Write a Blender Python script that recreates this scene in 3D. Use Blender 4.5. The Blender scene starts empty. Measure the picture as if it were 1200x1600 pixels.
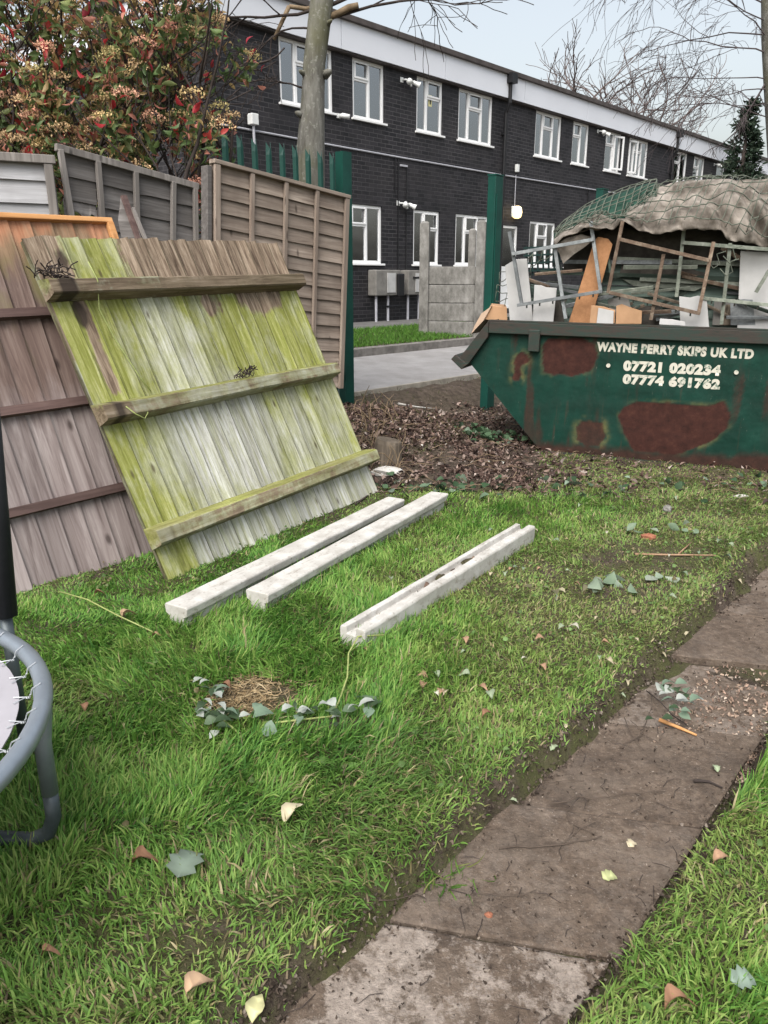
import bpy, math, random
import numpy as np
from mathutils import Matrix, Vector
R_ = math.radians
random.seed(7); RNG = np.random.default_rng(11)
SC = bpy.context.scene; COL = SC.collection

# ------------------------------------------------------------------ camera
CAM_H = 1.4; FPX = 1200.0
PITCH = math.atan(367 / 1200); CP, SP = math.cos(PITCH), math.sin(PITCH)
cd = bpy.data.cameras.new("camera"); cam = bpy.data.objects.new("camera", cd); COL.objects.link(cam)
cam.location = (0, 0, CAM_H); cam.rotation_euler = (math.pi / 2 - PITCH, 0, 0)
cd.sensor_fit = 'HORIZONTAL'; cd.sensor_width = 36; cd.lens = 36.0; cd.clip_end = 2000; cd.clip_start = .05
SC.camera = cam
# ------------------------------------------------------------------ sky, light
W = bpy.data.worlds.new("World"); SC.world = W; W.use_nodes = True
wn = W.node_tree; sky = wn.nodes.new('ShaderNodeTexSky'); sky.sky_type = 'NISHITA'; sky.sun_disc = False
SUN_EL, SUN_ROT = R_(52), R_(200)
sky.sun_elevation = SUN_EL; sky.sun_rotation = SUN_ROT
sky.air_density = 1.6; sky.dust_density = 5.0; sky.ozone_density = 2.2; sky.altitude = 50
bg = wn.nodes['Background']; bg.inputs['Strength'].default_value = 0.095
hs_ = wn.nodes.new('ShaderNodeHueSaturation'); hs_.inputs['Saturation'].default_value = .42; wn.links.new(sky.outputs[0], hs_.inputs['Color']); wn.links.new(hs_.outputs[0], bg.inputs[0])
sd = bpy.data.lights.new("sun", 'SUN'); sd.energy = 1.5; sd.angle = R_(50); sd.color = (1, .97, .92)
sun = bpy.data.objects.new("sun", sd); COL.objects.link(sun)
sun.rotation_euler = (math.pi / 2 - SUN_EL, 0, math.pi - SUN_ROT)
sun.location = (-5, -4, 20)
SC.view_settings.view_transform = 'Standard'; SC.view_settings.look = 'None'
SC.view_settings.exposure = 1.28; SC.view_settings.gamma = 1
SC.render.engine = 'CYCLES'
SC.cycles.max_bounces = 8; SC.cycles.transparent_max_bounces = 12

# ------------------------------------------------------------------ helpers
def ray(x, y):
    u = (x - 600) / FPX; v = (800 - y) / FPX
    return np.array([u, CP + v * SP, -SP + v * CP])
CPOS = np.array([0, 0, CAM_H])
def at(x, y, Y):
    d = ray(x, y); return CPOS + d * Y / d[1]
def ground_hit(x, y):
    d = ray(x, y); z = 0.0
    for i in range(7):
        P = CPOS + d * (z - CAM_H) / d[2]; z = .5 * z + .5 * float(zsurf(P[0], P[1]))
    P = CPOS + d * (z - CAM_H) / d[2]; return P
def hit(px, py, o, n):
    d = ray(px, py); t = ((o - CPOS) @ n) / (d @ n); return CPOS + d * t

def _h(ix, iy, iz, seed):
    a = (ix * 374761393 + iy * 668265263 + iz * 2147483647 * 3 + seed * 974634777) & 0xffffffff
    a = ((a ^ (a >> 13)) * 1274126177) & 0xffffffff
    return ((a ^ (a >> 16)) & 0xffff) / 65535.0
def vnoise(x, y, z=0.0, seed=0):
    x, y, z = np.broadcast_arrays(np.asarray(x, float), np.asarray(y, float), np.asarray(z, float))
    ix, iy, iz = np.floor(x).astype(np.int64), np.floor(y).astype(np.int64), np.floor(z).astype(np.int64)
    fx, fy, fz = x - ix, y - iy, z - iz
    fx, fy, fz = fx * fx * (3 - 2 * fx), fy * fy * (3 - 2 * fy), fz * fz * (3 - 2 * fz)
    r = 0
    for dx in (0, 1):
        for dy in (0, 1):
            for dz in (0, 1):
                w = (fx if dx else 1 - fx) * (fy if dy else 1 - fy) * (fz if dz else 1 - fz)
                r = r + w * _h(ix + dx, iy + dy, iz + dz, seed)
    return r
def fbm(x, y, z=0.0, seed=0, o=3):
    r = 0; a = .5; t = 0
    for i in range(o):
        r = r + a * vnoise(np.asarray(x) * 2 ** i, np.asarray(y) * 2 ** i, np.asarray(z) * 2 ** i, seed + i * 17); t += a; a *= .5
    return r / t
def sstep(a, b, x):
    t = np.clip((np.asarray(x, float) - a) / (b - a), 0, 1); return t * t * (3 - 2 * t)
def sdf_poly(px, py, poly):
    px = np.asarray(px, float); py = np.asarray(py, float)
    d = np.full(px.shape, 1e9); ins = np.zeros(px.shape, bool); n = len(poly)
    for i in range(n):
        ax, ay = poly[i]; bx, by = poly[(i + 1) % n]
        ex, ey = bx - ax, by - ay
        t = np.clip(((px - ax) * ex + (py - ay) * ey) / (ex * ex + ey * ey), 0, 1)
        d = np.minimum(d, np.hypot(px - ax - t * ex, py - ay - t * ey))
        c = ((ay > py) != (by > py)) & (px < (bx - ax) * (py - ay) / ((by - ay) if by != ay else 1e-9) + ax)
        ins ^= c
    return np.where(ins, -d, d)

class MB:
    """collects boxes, tubes and faces, builds ONE mesh object"""
    def __init__(s): s.v = []; s.f = []; s.r = []
    def face(s, pts, r=0.0):
        n = len(s.v); s.v += [tuple(p) for p in pts]; s.f.append(tuple(range(n, n + len(pts)))); s.r.append(r); return s
    def mesh(s, V, F, r=0.0):
        n = len(s.v); s.v += [tuple(p) for p in V]
        for f in F: s.f.append(tuple(i + n for i in f)); s.r.append(r)
        return s
    def box(s, lo, hi, r=0.0, M=None):
        x0, y0, z0 = lo; x1, y1, z1 = hi
        V = [(x0, y0, z0), (x1, y0, z0), (x1, y1, z0), (x0, y1, z0), (x0, y0, z1), (x1, y0, z1), (x1, y1, z1), (x0, y1, z1)]
        if M is not None: V = [tuple(M @ Vector(p)) for p in V]
        return s.mesh(V, [(0, 3, 2, 1), (4, 5, 6, 7), (0, 1, 5, 4), (1, 2, 6, 5), (2, 3, 7, 6), (3, 0, 4, 7)], r)
    def bar(s, a, b, w, h, up=(0, 0, 1), r=0.0):
        a = Vector(a); b = Vector(b); d = b - a; L = d.length; d.normalize()
        u = Vector(up); x = d.cross(u)
        if x.length < 1e-4: x = d.cross(Vector((1, 0, 0)))
        x.normalize(); y = x.cross(d)
        V = []
        for p in (a, b):
            for sx, sy in ((-1, -1), (1, -1), (1, 1), (-1, 1)): V.append(p + x * sx * w / 2 + y * sy * h / 2)
        return s.mesh(V, [(3, 2, 1, 0), (4, 5, 6, 7), (0, 1, 5, 4), (1, 2, 6, 5), (2, 3, 7, 6), (3, 0, 4, 7)], r)
    def tube(s, pts, rad, n=8, cap=True, r=0.0, closed=False):
        P = [Vector(p) for p in pts]; m = len(P)
        if not hasattr(rad, '__len__'): rad = [rad] * m
        n0 = len(s.v); prev = None
        for i in range(m):
            if closed: d = P[(i + 1) % m] - P[i - 1]
            else: d = P[min(i + 1, m - 1)] - P[max(i - 1, 0)]
            if d.length < 1e-9: d = Vector((0, 0, 1))
            d.normalize()
            if prev is None:
                x = d.cross(Vector((0, 0, 1)))
                if x.length < .05: x = d.cross(Vector((1, 0, 0)))
            else:
                x = prev - d * prev.dot(d)
                if x.length < 1e-6: x = d.cross(Vector((1, 0, 0)))
            x.normalize(); y = d.cross(x); prev = x
            for k in range(n):
                a = 2 * math.pi * k / n
                q = P[i] + (x * math.cos(a) + y * math.sin(a)) * rad[i]; s.v.append((q.x, q.y, q.z))
        for i in range(m if closed else m - 1):
            j = (i + 1) % m
            for k in range(n):
                l = (k + 1) % n
                s.f.append((n0 + i * n + k, n0 + i * n + l, n0 + j * n + l, n0 + j * n + k)); s.r.append(r)
        if cap and not closed:
            s.f.append(tuple(n0 + k for k in range(n - 1, -1, -1))); s.r.append(r)
            s.f.append(tuple(n0 + (m - 1) * n + k for k in range(n))); s.r.append(r)
        return s
    def prism(s, poly, y0, y1, r=0.0):
        """poly in (x,z), extruded along y"""
        n = len(poly); V = [(x, y0, z) for x, z in poly] + [(x, y1, z) for x, z in poly]
        F = [tuple(range(n)), tuple(range(2 * n - 1, n - 1, -1))]
        for i in range(n): j = (i + 1) % n; F.append((j, i, n + i, n + j))
        return s.mesh(V, F, r)
    def build(s, name, m, parent=None, smooth=False, bevel=0, attrs=None, col=None):
        me = bpy.data.meshes.new(name); me.from_pydata(s.v, [], s.f)
        at_ = me.attributes.new('rnd', 'FLOAT', 'FACE'); at_.data.foreach_set('value', s.r)
        if attrs:
            for k, a in attrs.items():
                q = me.attributes.new(k, 'FLOAT', 'POINT'); q.data.foreach_set('value', np.asarray(a, np.float32))
        if smooth: me.polygons.foreach_set('use_smooth', [True] * len(s.f))
        return link(name, me, m, parent, bevel)
def link(name, me, m, parent=None, bevel=0):
    me.validate(); me.update()
    if m: me.materials.append(m)
    o = bpy.data.objects.new(name, me); COL.objects.link(o)
    if parent: o.parent = parent
    if bevel:
        b = o.modifiers.new('bevel', 'BEVEL'); b.width = bevel; b.segments = 2; b.limit_method = 'ANGLE'
    return o
def npmesh(name, V, Q, m, parent=None, smooth=False, col=None, attrs=None):
    me = bpy.data.meshes.new(name); nv, nf = len(V), len(Q); k = Q.shape[1]
    me.vertices.add(nv); me.vertices.foreach_set('co', V.astype(np.float32).ravel())
    me.loops.add(nf * k); me.loops.foreach_set('vertex_index', Q.astype(np.int32).ravel())
    me.polygons.add(nf); me.polygons.foreach_set('loop_start', np.arange(0, nf * k, k, dtype=np.int32))
    if smooth: me.polygons.foreach_set('use_smooth', np.ones(nf, bool))
    me.update(calc_edges=True)
    if col is not None:
        a = me.attributes.new('Col', 'FLOAT_COLOR', 'POINT'); c = np.ones((nv, 4), np.float32); c[:, :3] = col; a.data.foreach_set('color', c.ravel())
    if attrs:
        for kk, aa in attrs.items():
            q = me.attributes.new(kk, 'FLOAT', 'POINT'); q.data.foreach_set('value', np.asarray(aa, np.float32).ravel())
    if m: me.materials.append(m)
    o = bpy.data.objects.new(name, me); COL.objects.link(o)
    if parent: o.parent = parent
    return o
def tag(o, label, cat, group=None):
    o['label'] = label; o['category'] = cat
    if group: o['group'] = group
    return o
def thing(name, label, cat, loc=(0, 0, 0), rot=None, group=None):
    o = bpy.data.objects.new(name, None); COL.objects.link(o); o.empty_display_size = .1
    M = Matrix.Translation(Vector(loc))
    if rot is not None: M = M @ (rot.to_4x4() if isinstance(rot, Matrix) else Matrix.Rotation(rot, 4, 'Z'))
    o.matrix_world = M
    return tag(o, label, cat, group)
def struct(o, kind='structure'):
    o['kind'] = kind; return o
def copy_tree(o, parent=None):
    c = o.copy(); COL.objects.link(c)
    if parent: c.parent = parent
    for ch in list(o.children): copy_tree(ch, c)
    return c

# ------------------------------------------------------------------ materials
class NT:
    def __init__(s, name, rough=.8, spec=.3):
        s.m = bpy.data.materials.new(name); s.m.use_nodes = True; s.t = s.m.node_tree; s.b = s.t.nodes['Principled BSDF']
        s.b.inputs['Roughness'].default_value = rough; s.b.inputs['Specular IOR Level'].default_value = spec
        s.tc = None
    def n(s, typ, **k):
        nd = s.t.nodes.new(typ)
        for a, v in k.items(): setattr(nd, a, v)
        return nd
    def l(s, a, b): s.t.links.new(a, b)
    def obj(s):
        if not s.tc: s.tc = s.n('ShaderNodeTexCoord')
        return s.tc.outputs['Object']
    def attr(s, nm, out='Fac'):
        a = s.n('ShaderNodeAttribute'); a.attribute_name = nm; return a.outputs[out]
    def map(s, vec=None, scale=(1, 1, 1), rot=(0, 0, 0), loc=(0, 0, 0)):
        m = s.n('ShaderNodeMapping'); s.l(vec or s.obj(), m.inputs[0]); m.inputs['Scale'].default_value = scale; m.inputs['Rotation'].default_value = rot; m.inputs['Location'].default_value = loc
        return m.outputs[0]
    def noise(s, vec, scale=5, detail=4, rough=.55, dist=0, out=0):
        m = s.n('ShaderNodeTexNoise'); s.l(vec, m.inputs['Vector']); m.inputs['Scale'].default_value = scale; m.inputs['Detail'].default_value = detail; m.inputs['Roughness'].default_value = rough; m.inputs['Distortion'].default_value = dist
        return m.outputs[out]
    def ramp(s, fac, stops, interp='LINEAR'):
        r = s.n('ShaderNodeValToRGB'); cr = r.color_ramp; cr.interpolation = interp
        while len(cr.elements) > 1: cr.elements.remove(cr.elements[-1])
        for i, (p, c) in enumerate(stops):
            e = cr.elements[0] if i == 0 else cr.elements.new(p)
            e.position = p
            c = (c, c, c) if not hasattr(c, '__len__') else c
            e.color = (*c, 1)
        s.l(fac, r.inputs[0]); return r.outputs[0]
    def mix(s, fac, a, b, mode='MIX'):
        m = s.n('ShaderNodeMix', data_type='RGBA', blend_type=mode)
        for i, v in ((0, fac), (6, a), (7, b)):
            if hasattr(v, 'is_linked') or isinstance(v, bpy.types.NodeSocket): s.l(v, m.inputs[i])
            elif i == 0: m.inputs[i].default_value = v
            else: m.inputs[i].default_value = (*v, 1) if hasattr(v, '__len__') else (v, v, v, 1)
        return m.outputs[2]
    def math(s, op, a, b=0.0):
        m = s.n('ShaderNodeMath', operation=op)
        for i, v in ((0, a), (1, b)):
            if isinstance(v, bpy.types.NodeSocket): s.l(v, m.inputs[i])
            else: m.inputs[i].default_value = v
        return m.outputs[0]
    def add(s, vec, val, axis=0):
        """shift a vector by a scalar on all axes"""
        m = s.n('ShaderNodeVectorMath', operation='ADD'); s.l(vec, m.inputs[0])
        c = s.n('ShaderNodeCombineXYZ')
        for i in range(3): s.l(val, c.inputs[i])
        s.l(c.outputs[0], m.inputs[1]); return m.outputs[0]
    def col(s, c):
        if isinstance(c, bpy.types.NodeSocket): s.l(c, s.b.inputs['Base Color'])
        else: s.b.inputs['Base Color'].default_value = (*c, 1)
        return s
    def rough(s, c):
        if isinstance(c, bpy.types.NodeSocket): s.l(c, s.b.inputs['Roughness'])
        else: s.b.inputs['Roughness'].default_value = c
        return s
    def bump(s, h, strength=.4, dist=.01):
        b = s.n('ShaderNodeBump'); s.l(h, b.inputs['Height']); b.inputs['Strength'].default_value = strength; b.inputs['Distance'].default_value = dist
        s.l(b.outputs[0], s.b.inputs['Normal']); return s

def m_plain(name, c, rough=.6, var=.25, scale=8, bump=.15, spec=.3, c2=None, metal=0):
    t = NT(name, rough, spec); f = t.noise(t.obj(), scale, 5, .6)
    c2 = c2 or tuple(x * (1 - var) for x in c)
    t.col(t.mix(t.ramp(f, [(.35, 0), (.65, 1)]), c2, c)); t.b.inputs['Metallic'].default_value = metal
    t.rough(t.ramp(f, [(.3, min(1, rough * 1.15)), (.7, rough * .85)]))
    if bump: t.bump(t.noise(t.obj(), scale * 6, 4), bump, .004)
    return t.m
def m_wood(name, dark, mid, light, sc=(14, 14, .9), rnd_amt=.5, rough=.85, bump=.4, knots=True, ps=1.0):
    t = NT(name, rough, .2)
    v = t.add(t.obj(), t.math('MULTIPLY', t.attr('rnd'), 37.0))
    g = t.noise(t.map(v, tuple(x * ps for x in sc)), 2.2, 6, .65, .6)
    c = t.ramp(g, [(.28, dark), (.5, mid), (.72, light)])
    big = t.noise(t.map(v, (2, 2, .8)), 1.6, 3)
    c = t.mix(t.ramp(big, [(.35, .55), (.65, 0)]), c, dark)
    if knots:
        vo = t.n('ShaderNodeTexVoronoi'); t.l(t.map(v, (7 * ps, 7 * ps, 2.6 * ps)), vo.inputs['Vector']); vo.inputs['Scale'].default_value = 1
        c = t.mix(t.ramp(vo.outputs[0], [(.05, .85), (.13, 0)]), c, tuple(x * .45 for x in dark))
    br = t.math('ADD', t.math('MULTIPLY', t.attr('rnd'), rnd_amt), 1 - rnd_amt / 2)
    c = t.mix(1.0, c, br, 'MULTIPLY')
    t.col(c).bump(g, bump, .006); return t.m
def m_vcol(name, rough=.7, spec=.3, trans=0.0, sheen=0):
    t = NT(name, rough, spec); a = t.attr('Col', 'Color'); t.col(a)
    if trans:
        tr = t.n('ShaderNodeBsdfTranslucent'); t.l(a, tr.inputs[0]); mx = t.n('ShaderNodeMixShader'); mx.inputs[0].default_value = trans
        t.l(t.b.outputs[0], mx.inputs[1]); t.l(tr.outputs[0], mx.inputs[2]); t.l(mx.outputs[0], t.t.nodes['Material Output'].inputs[0])
    return t.m
M = {}
# brick
t = NT('black_brick', .65, .35); sx = t.n('ShaderNodeSeparateXYZ'); t.l(t.obj(), sx.inputs[0]); cx = t.n('ShaderNodeCombineXYZ')
ax_ = t.math('ADD', sx.outputs[0], sx.outputs[1]); t.l(ax_, cx.inputs[0]); t.l(sx.outputs[2], cx.inputs[1])
b = t.n('ShaderNodeTexBrick'); t.l(cx.outputs[0], b.inputs['Vector']); b.inputs['Scale'].default_value = 1
b.inputs['Brick Width'].default_value = .225; b.inputs['Row Height'].default_value = .075; b.inputs['Mortar Size'].default_value = .006; b.inputs['Mortar Smooth'].default_value = .3; b.inputs['Bias'].default_value = -.1
b.inputs['Color1'].default_value = (.008, .008, .010, 1); b.inputs['Color2'].default_value = (.026, .024, .028, 1)
wv = t.noise(t.obj(), .7, 3); mort = t.ramp(wv, [(.35, (.028, .027, .030)), (.65, (.085, .080, .084))]); t.l(mort, b.inputs['Mortar'])
st = t.ramp(t.noise(t.map(t.obj(), (1, 1, .6)), 1.6, 7, .72), [(.46, 0), (.68, .55)])
t.col(t.mix(st, b.outputs[0], (.040, .036, .038))).bump(t.math('SUBTRACT', 1.0, b.outputs[1]), .5, .008); M['brick'] = t.m
M['fascia'] = m_plain('white_fascia_board', (.66, .68, .73), .55, .07, .6, .05)
M['coping'] = m_plain('dark_roof_edge', (.085, .072, .068), .7, .4, 4)
M['upvc'] = m_plain('white_window_plastic', (.80, .80, .80), .35, .05, 3, 0)
M['white_paint'] = m_plain('white_enamel', (.72, .73, .72), .4, .12, 6, .05)
M['black_pipe'] = m_plain('black_pipe_plastic', (.014, .014, .016), .45, .3, 5, .05)
M['cable'] = m_plain('pale_grey_cable', (.42, .42, .46), .5, .1, 5, 0)
M['room'] = m_plain('dim_room', (.20, .20, .21), .9, .3, 1.2, 0)
t = NT('window_glass', .03, .5); t.col((.9, .95, .95))
tr = t.n('ShaderNodeBsdfTransparent'); tr.inputs[0].default_value = (.82, .86, .86, 1); gl = t.n('ShaderNodeBsdfGlossy'); gl.inputs['Roughness'].default_value = .015; gl.inputs[0].default_value = (.95, .97, 1, 1)
fr = t.n('ShaderNodeFresnel'); fr.inputs[0].default_value = 1.9; mx = t.n('ShaderNodeMixShader')
t.l(t.math('ADD', fr.outputs[0], .20), mx.inputs[0]); t.l(tr.outputs[0], mx.inputs[1]); t.l(gl.outputs[0], mx.inputs[2]); t.l(mx.outputs[0], t.t.nodes['Material Output'].inputs[0])
bn = t.n('ShaderNodeBump'); t.l(t.noise(t.obj(), 1.1, 2), bn.inputs['Height']); bn.inputs['Strength'].default_value = .12; bn.inputs['Distance'].default_value = .05; t.l(bn.outputs[0], gl.inputs['Normal'])
M['glass'] = t.m
t = NT('net_curtain', .9, .1); cv = t.noise(t.map(t.obj(), (26, 1, 1.2)), 1, 4); t.col(t.ramp(cv, [(.3, (.45, .47, .48)), (.7, (.80, .82, .81))])); M['curtain'] = t.m
t = NT('lamp_glow', .4); t.col((1, .9, .7)); t.b.inputs['Emission Color'].default_value = (1, .70, .30, 1); t.b.inputs['Emission Strength'].default_value = 1.1; M['glow'] = t.m
# greens
M['pal_green'] = m_plain('green_powder_coat', (.005, .062, .045), .5, .35, 3, .08, .35, c2=(.003, .038, .030))
M['pal_dark'] = m_plain('dark_green_steel', (.003, .024, .022), .5, .3, 4, .08)
# wood
M['wood_lap'] = m_wood('weathered_larch_wood', (.145, .112, .090), (.29, .235, .193), (.40, .335, .28), sc=(.9, 14, 16), rnd_amt=.35)
M['wood_grey'] = m_wood('grey_old_wood', (.085, .077, .072), (.155, .142, .135), (.25, .235, .225), sc=(.9, 14, 16), rnd_amt=.35)
M['wood_greyv'] = m_wood('grey_old_batten', (.13, .117, .107), (.22, .20, .185), (.32, .295, .275), sc=(14, 14, .9), rnd_amt=.3)
M['wood_silver'] = m_wood('silver_white_wood', (.27, .265, .27), (.42, .42, .435), (.56, .56, .58), sc=(.9, 14, 16), rnd_amt=.2)
M['wood_lapv'] = m_wood('weathered_batten', (.17, .13, .105), (.28, .225, .185), (.37, .31, .26), sc=(14, 14, .9), rnd_amt=.2)
M['wood_orange'] = m_wood('fresh_orange_wood', (.42, .19, .07), (.56, .29, .12), (.66, .38, .18), sc=(.9, 12, 14), rnd_amt=.2)
M['wood_rail'] = m_wood('purple_brown_rail', (.075, .048, .044), (.135, .088, .080), (.20, .14, .125), sc=(.9, 14, 16), rnd_amt=.3)
M['frame_blue'] = m_wood('faded_blue_grey_paint', (.10, .105, .11), (.20, .215, .22), (.30, .32, .32), sc=(9, 9, 9), knots=False)
M['frame_brown'] = m_wood('rotten_brown_paint', (.07, .045, .032), (.16, .115, .085), (.28, .235, .18), sc=(9, 9, 9), knots=False)
M['frame_green'] = m_wood('faded_sage_paint', (.10, .11, .09), (.21, .23, .19), (.33, .34, .30), sc=(9, 9, 9), knots=False)
# left panel boards: orange at the top, grey-mauve lower, dark right
t = NT('stained_feather_board', .8, .2); v = t.add(t.obj(), t.math('MULTIPLY', t.attr('rnd'), 37.0))
g = t.noise(t.map(v, (16, 16, 1.0)), 2.2, 6, .65, .7); sx = t.n('ShaderNodeSeparateXYZ'); t.l(t.obj(), sx.inputs[0])
hz = t.math('ADD', sx.outputs[2], t.math('MULTIPLY', t.math('SUBTRACT', t.noise(t.map(v, (5, 5, 1.5)), 2, 4), .5), .5))
low = t.ramp(g, [(.28, (.115, .088, .084)), (.5, (.23, .19, .182)), (.72, (.35, .305, .295))])
mid_ = t.ramp(g, [(.28, (.075, .050, .043)), (.5, (.145, .102, .088)), (.72, (.225, .17, .148))])
top = t.ramp(g, [(.28, (.13, .082, .048)), (.5, (.235, .155, .095)), (.72, (.33, .23, .15))])
ora = t.ramp(g, [(.28, (.34, .14, .075)), (.5, (.44, .21, .12)), (.72, (.50, .27, .16))])
c = t.mix(t.ramp(hz, [(.80, 0), (1.05, 1)]), low, mid_)
hs = t.math('SUBTRACT', hz, 1.0); c = t.mix(t.ramp(hs, [(.52, 0), (.74, 1)]), c, top); c = t.mix(t.ramp(hs, [(.76, 0), (.86, .9)]), c, ora)
alg = t.ramp(t.noise(t.map(v, (3, 3, 1.4)), 2.0, 4), [(.52, 0), (.68, .55)]); alg = t.math('MULTIPLY', alg, t.ramp(hs, [(.1, 0), (.4, 1), (.66, 1), (.74, 0)]))
c = t.mix(alg, c, (.15, .15, .045))
vo = t.n('ShaderNodeTexVoronoi'); t.l(t.map(v, (9, 9, 4)), vo.inputs['Vector']); vo.inputs['Scale'].default_value = 1
c = t.mix(t.ramp(vo.outputs[0], [(.06, .8), (.16, 0)]), c, (.04, .028, .025))
c = t.mix(1.0, c, t.math('ADD', t.math('MULTIPLY', t.attr('rnd'), .35), .82), 'MULTIPLY')
t.col(c).bump(g, .4, .005); M['feather'] = t.m
# mossy panel boards with zone attributes
def mossy(name, rail=False):
    t = NT(name, .85, .2); v = t.add(t.obj(), t.math('MULTIPLY', t.attr('rnd'), 37.0))
    stretch = (1.0, 14, 14) if rail else (22, 22, 1.6)
    g = t.noise(t.map(v, stretch), 2.4, 7, .68, .5); g2 = t.noise(t.map(v, tuple(x * 1.0 for x in stretch), loc=(3, 5, 7)), 1.1, 5, .7, .8)
    fine = t.noise(v, 55, 5, .7)
    pale = t.ramp(g, [(.25, (.17, .165, .14)), (.42, (.33, .325, .29)), (.58, (.47, .47, .45)), (.75, (.58, .59, .60))])
    moss = t.ramp(g, [(.22, (.082, .088, .022)), (.42, (.178, .188, .046)), (.56, (.270, .278, .090)), (.74, (.41, .405, .235))])
    moss = t.mix(t.ramp(fine, [(.45, 0), (.7, .45)]), moss, (.155, .19, .025))
    pale = t.mix(t.ramp(g2, [(.40, .45), (.6, .0)]), pale, moss)
    brown = t.ramp(g, [(.28, (.038, .026, .018)), (.43, (.13, .093, .066)), (.56, (.235, .18, .13)), (.72, (.37, .30, .235))])
    iso = t.noise(t.map(t.obj(), (1, 1, .55), loc=(9, 2, 4)), 5.5, 7, .72); j = t.math('ADD', t.math('MULTIPLY', t.math('SUBTRACT', g2, .5), 1.0), t.math('MULTIPLY', t.math('SUBTRACT', iso, .5), 1.7))
    fm = t.ramp(t.math('ADD', t.attr('moss'), j), [(.25, 0), (.85, 1)])
    fb = t.ramp(t.math('ADD', t.attr('brown'), t.math('MULTIPLY', j, .7)), [(.42, 0), (.58, 1)])
    c = t.mix(fm, pale, moss); c = t.mix(fb, c, brown)
    dk = t.math('MULTIPLY', t.ramp(t.noise(t.map(v, (9, 9, 2.2)), 1.6, 5, .7), [(.60, 0), (.75, .75)]), 1.0); c = t.mix(dk, c, (.06, .05, .035))
    if not rail:
        sx = t.n('ShaderNodeSeparateXYZ'); t.l(t.obj(), sx.inputs[0]); fr_ = t.math('FRACT', t.math('DIVIDE', sx.outputs[0], 1.873 / 18)); gv = t.math('MULTIPLY', t.ramp(fr_, [(.0, 1), (.045, .75), (.09, 0), (.97, 0), (1, 1)]), t.ramp(g2, [(.3, .35), (.6, .95)])); c = t.mix(gv, c, (.05, .045, .022))
        vo = t.n('ShaderNodeTexVoronoi'); t.l(t.map(v, (10, 10, 3.5)), vo.inputs['Vector']); vo.inputs['Scale'].default_value = 1; c = t.mix(t.ramp(vo.outputs[0], [(.05, .8), (.12, 0)]), c, (.07, .055, .03))
    if rail:
        c = t.mix(t.ramp(t.noise(v, 3.5, 5, .7), [(.4, .55), (.7, .05)]), c, (.11, .09, .05))
    c = t.mix(t.ramp(t.attr('dark'), [(.4, 0), (.6, .9)]), c, (.035, .025, .02))
    c = t.mix(1.0, c, t.math('ADD', t.math('MULTIPLY', t.attr('rnd'), .35), .82), 'MULTIPLY')
    t.col(c).bump(g, .6, .006); return t.m
M['moss_board'] = mossy('algae_board'); M['moss_rail'] = mossy('algae_rail', True)
# concrete
t = NT('pale_cast_concrete', .75, .3); g = t.noise(t.obj(), 9, 6, .65); c = t.ramp(g, [(.3, (.34, .32, .29)), (.6, (.50, .485, .455)), (.8, (.57, .56, .535))])
sp = t.ramp(t.noise(t.obj(), 60, 3), [(.62, 0), (.72, .7)]); c = t.mix(sp, c, (.18, .15, .12)); dirt = t.ramp(t.noise(t.map(t.obj(), (2.5, 8, 8)), 3.5, 8, .8), [(.54, 0), (.68, .75)]); c = t.mix(dirt, c, (.16, .125, .09))
t.col(c).bump(t.noise(t.obj(), 40, 5), .35, .004); M['concrete_pale'] = t.m
t = NT('stained_concrete', .85, .25); g = t.noise(t.map(t.obj(), (3, 3, 1.6)), 2, 6, .7); t.col(t.ramp(g, [(.3, (.065, .062, .056)), (.5, (.17, .163, .15)), (.7, (.29, .28, .265))])).bump(t.noise(t.obj(), 30, 5), .4, .006); M['concrete_grey'] = t.m
# slabs with soil smears
t = NT('dirty_paving_slab', .85, .25); g = t.noise(t.obj(), 5.5, 7, .68, .3)
c = t.ramp(t.noise(t.obj(), 30, 6, .7), [(.3, (.062, .045, .033)), (.55, (.122, .090, .067)), (.8, (.195, .152, .118))])
pl = t.ramp(t.noise(t.obj(), 40, 6, .75), [(.3, (.16, .13, .108)), (.6, (.33, .28, .24)), (.8, (.44, .39, .34))])
c = t.mix(t.ramp(t.noise(t.obj(), 140, 3, .7), [(.60, 0), (.70, .6)]), c, (.34, .29, .25))
c = t.mix(t.ramp(t.noise(t.obj(), 6, 8, .78), [(.47, 0), (.60, .75)]), c, t.ramp(t.noise(t.obj(), 55, 6, .75), [(.35, (.036, .026, .020)), (.7, (.088, .066, .051))]))
c = t.mix(t.ramp(t.noise(t.map(t.obj(), (1, 1, 1), loc=(4, 2, 0)), 2.3, 5, .7), [(.5, 0), (.68, .5)]), c, (.15, .118, .092))
g2_ = t.noise(t.map(t.obj(), (1, 1, 1), loc=(7, 1, 0)), 26, 7, .8)
c = t.mix(t.math('MULTIPLY', t.ramp(t.math('ADD', g, t.math('MULTIPLY', t.math('SUBTRACT', g2_, .5), .8)), [(.45, 0), (.56, 1)]), t.ramp(t.attr('rnd'), [(.1, .05), (.5, .35), (.85, .9)])), c, pl)
t.col(c).bump(t.math('ADD', t.noise(t.obj(), 70, 6, .7), t.math('MULTIPLY', t.noise(t.obj(), 9, 6, .75), 1.6)), .9, .008); M['slab'] = t.m
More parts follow.
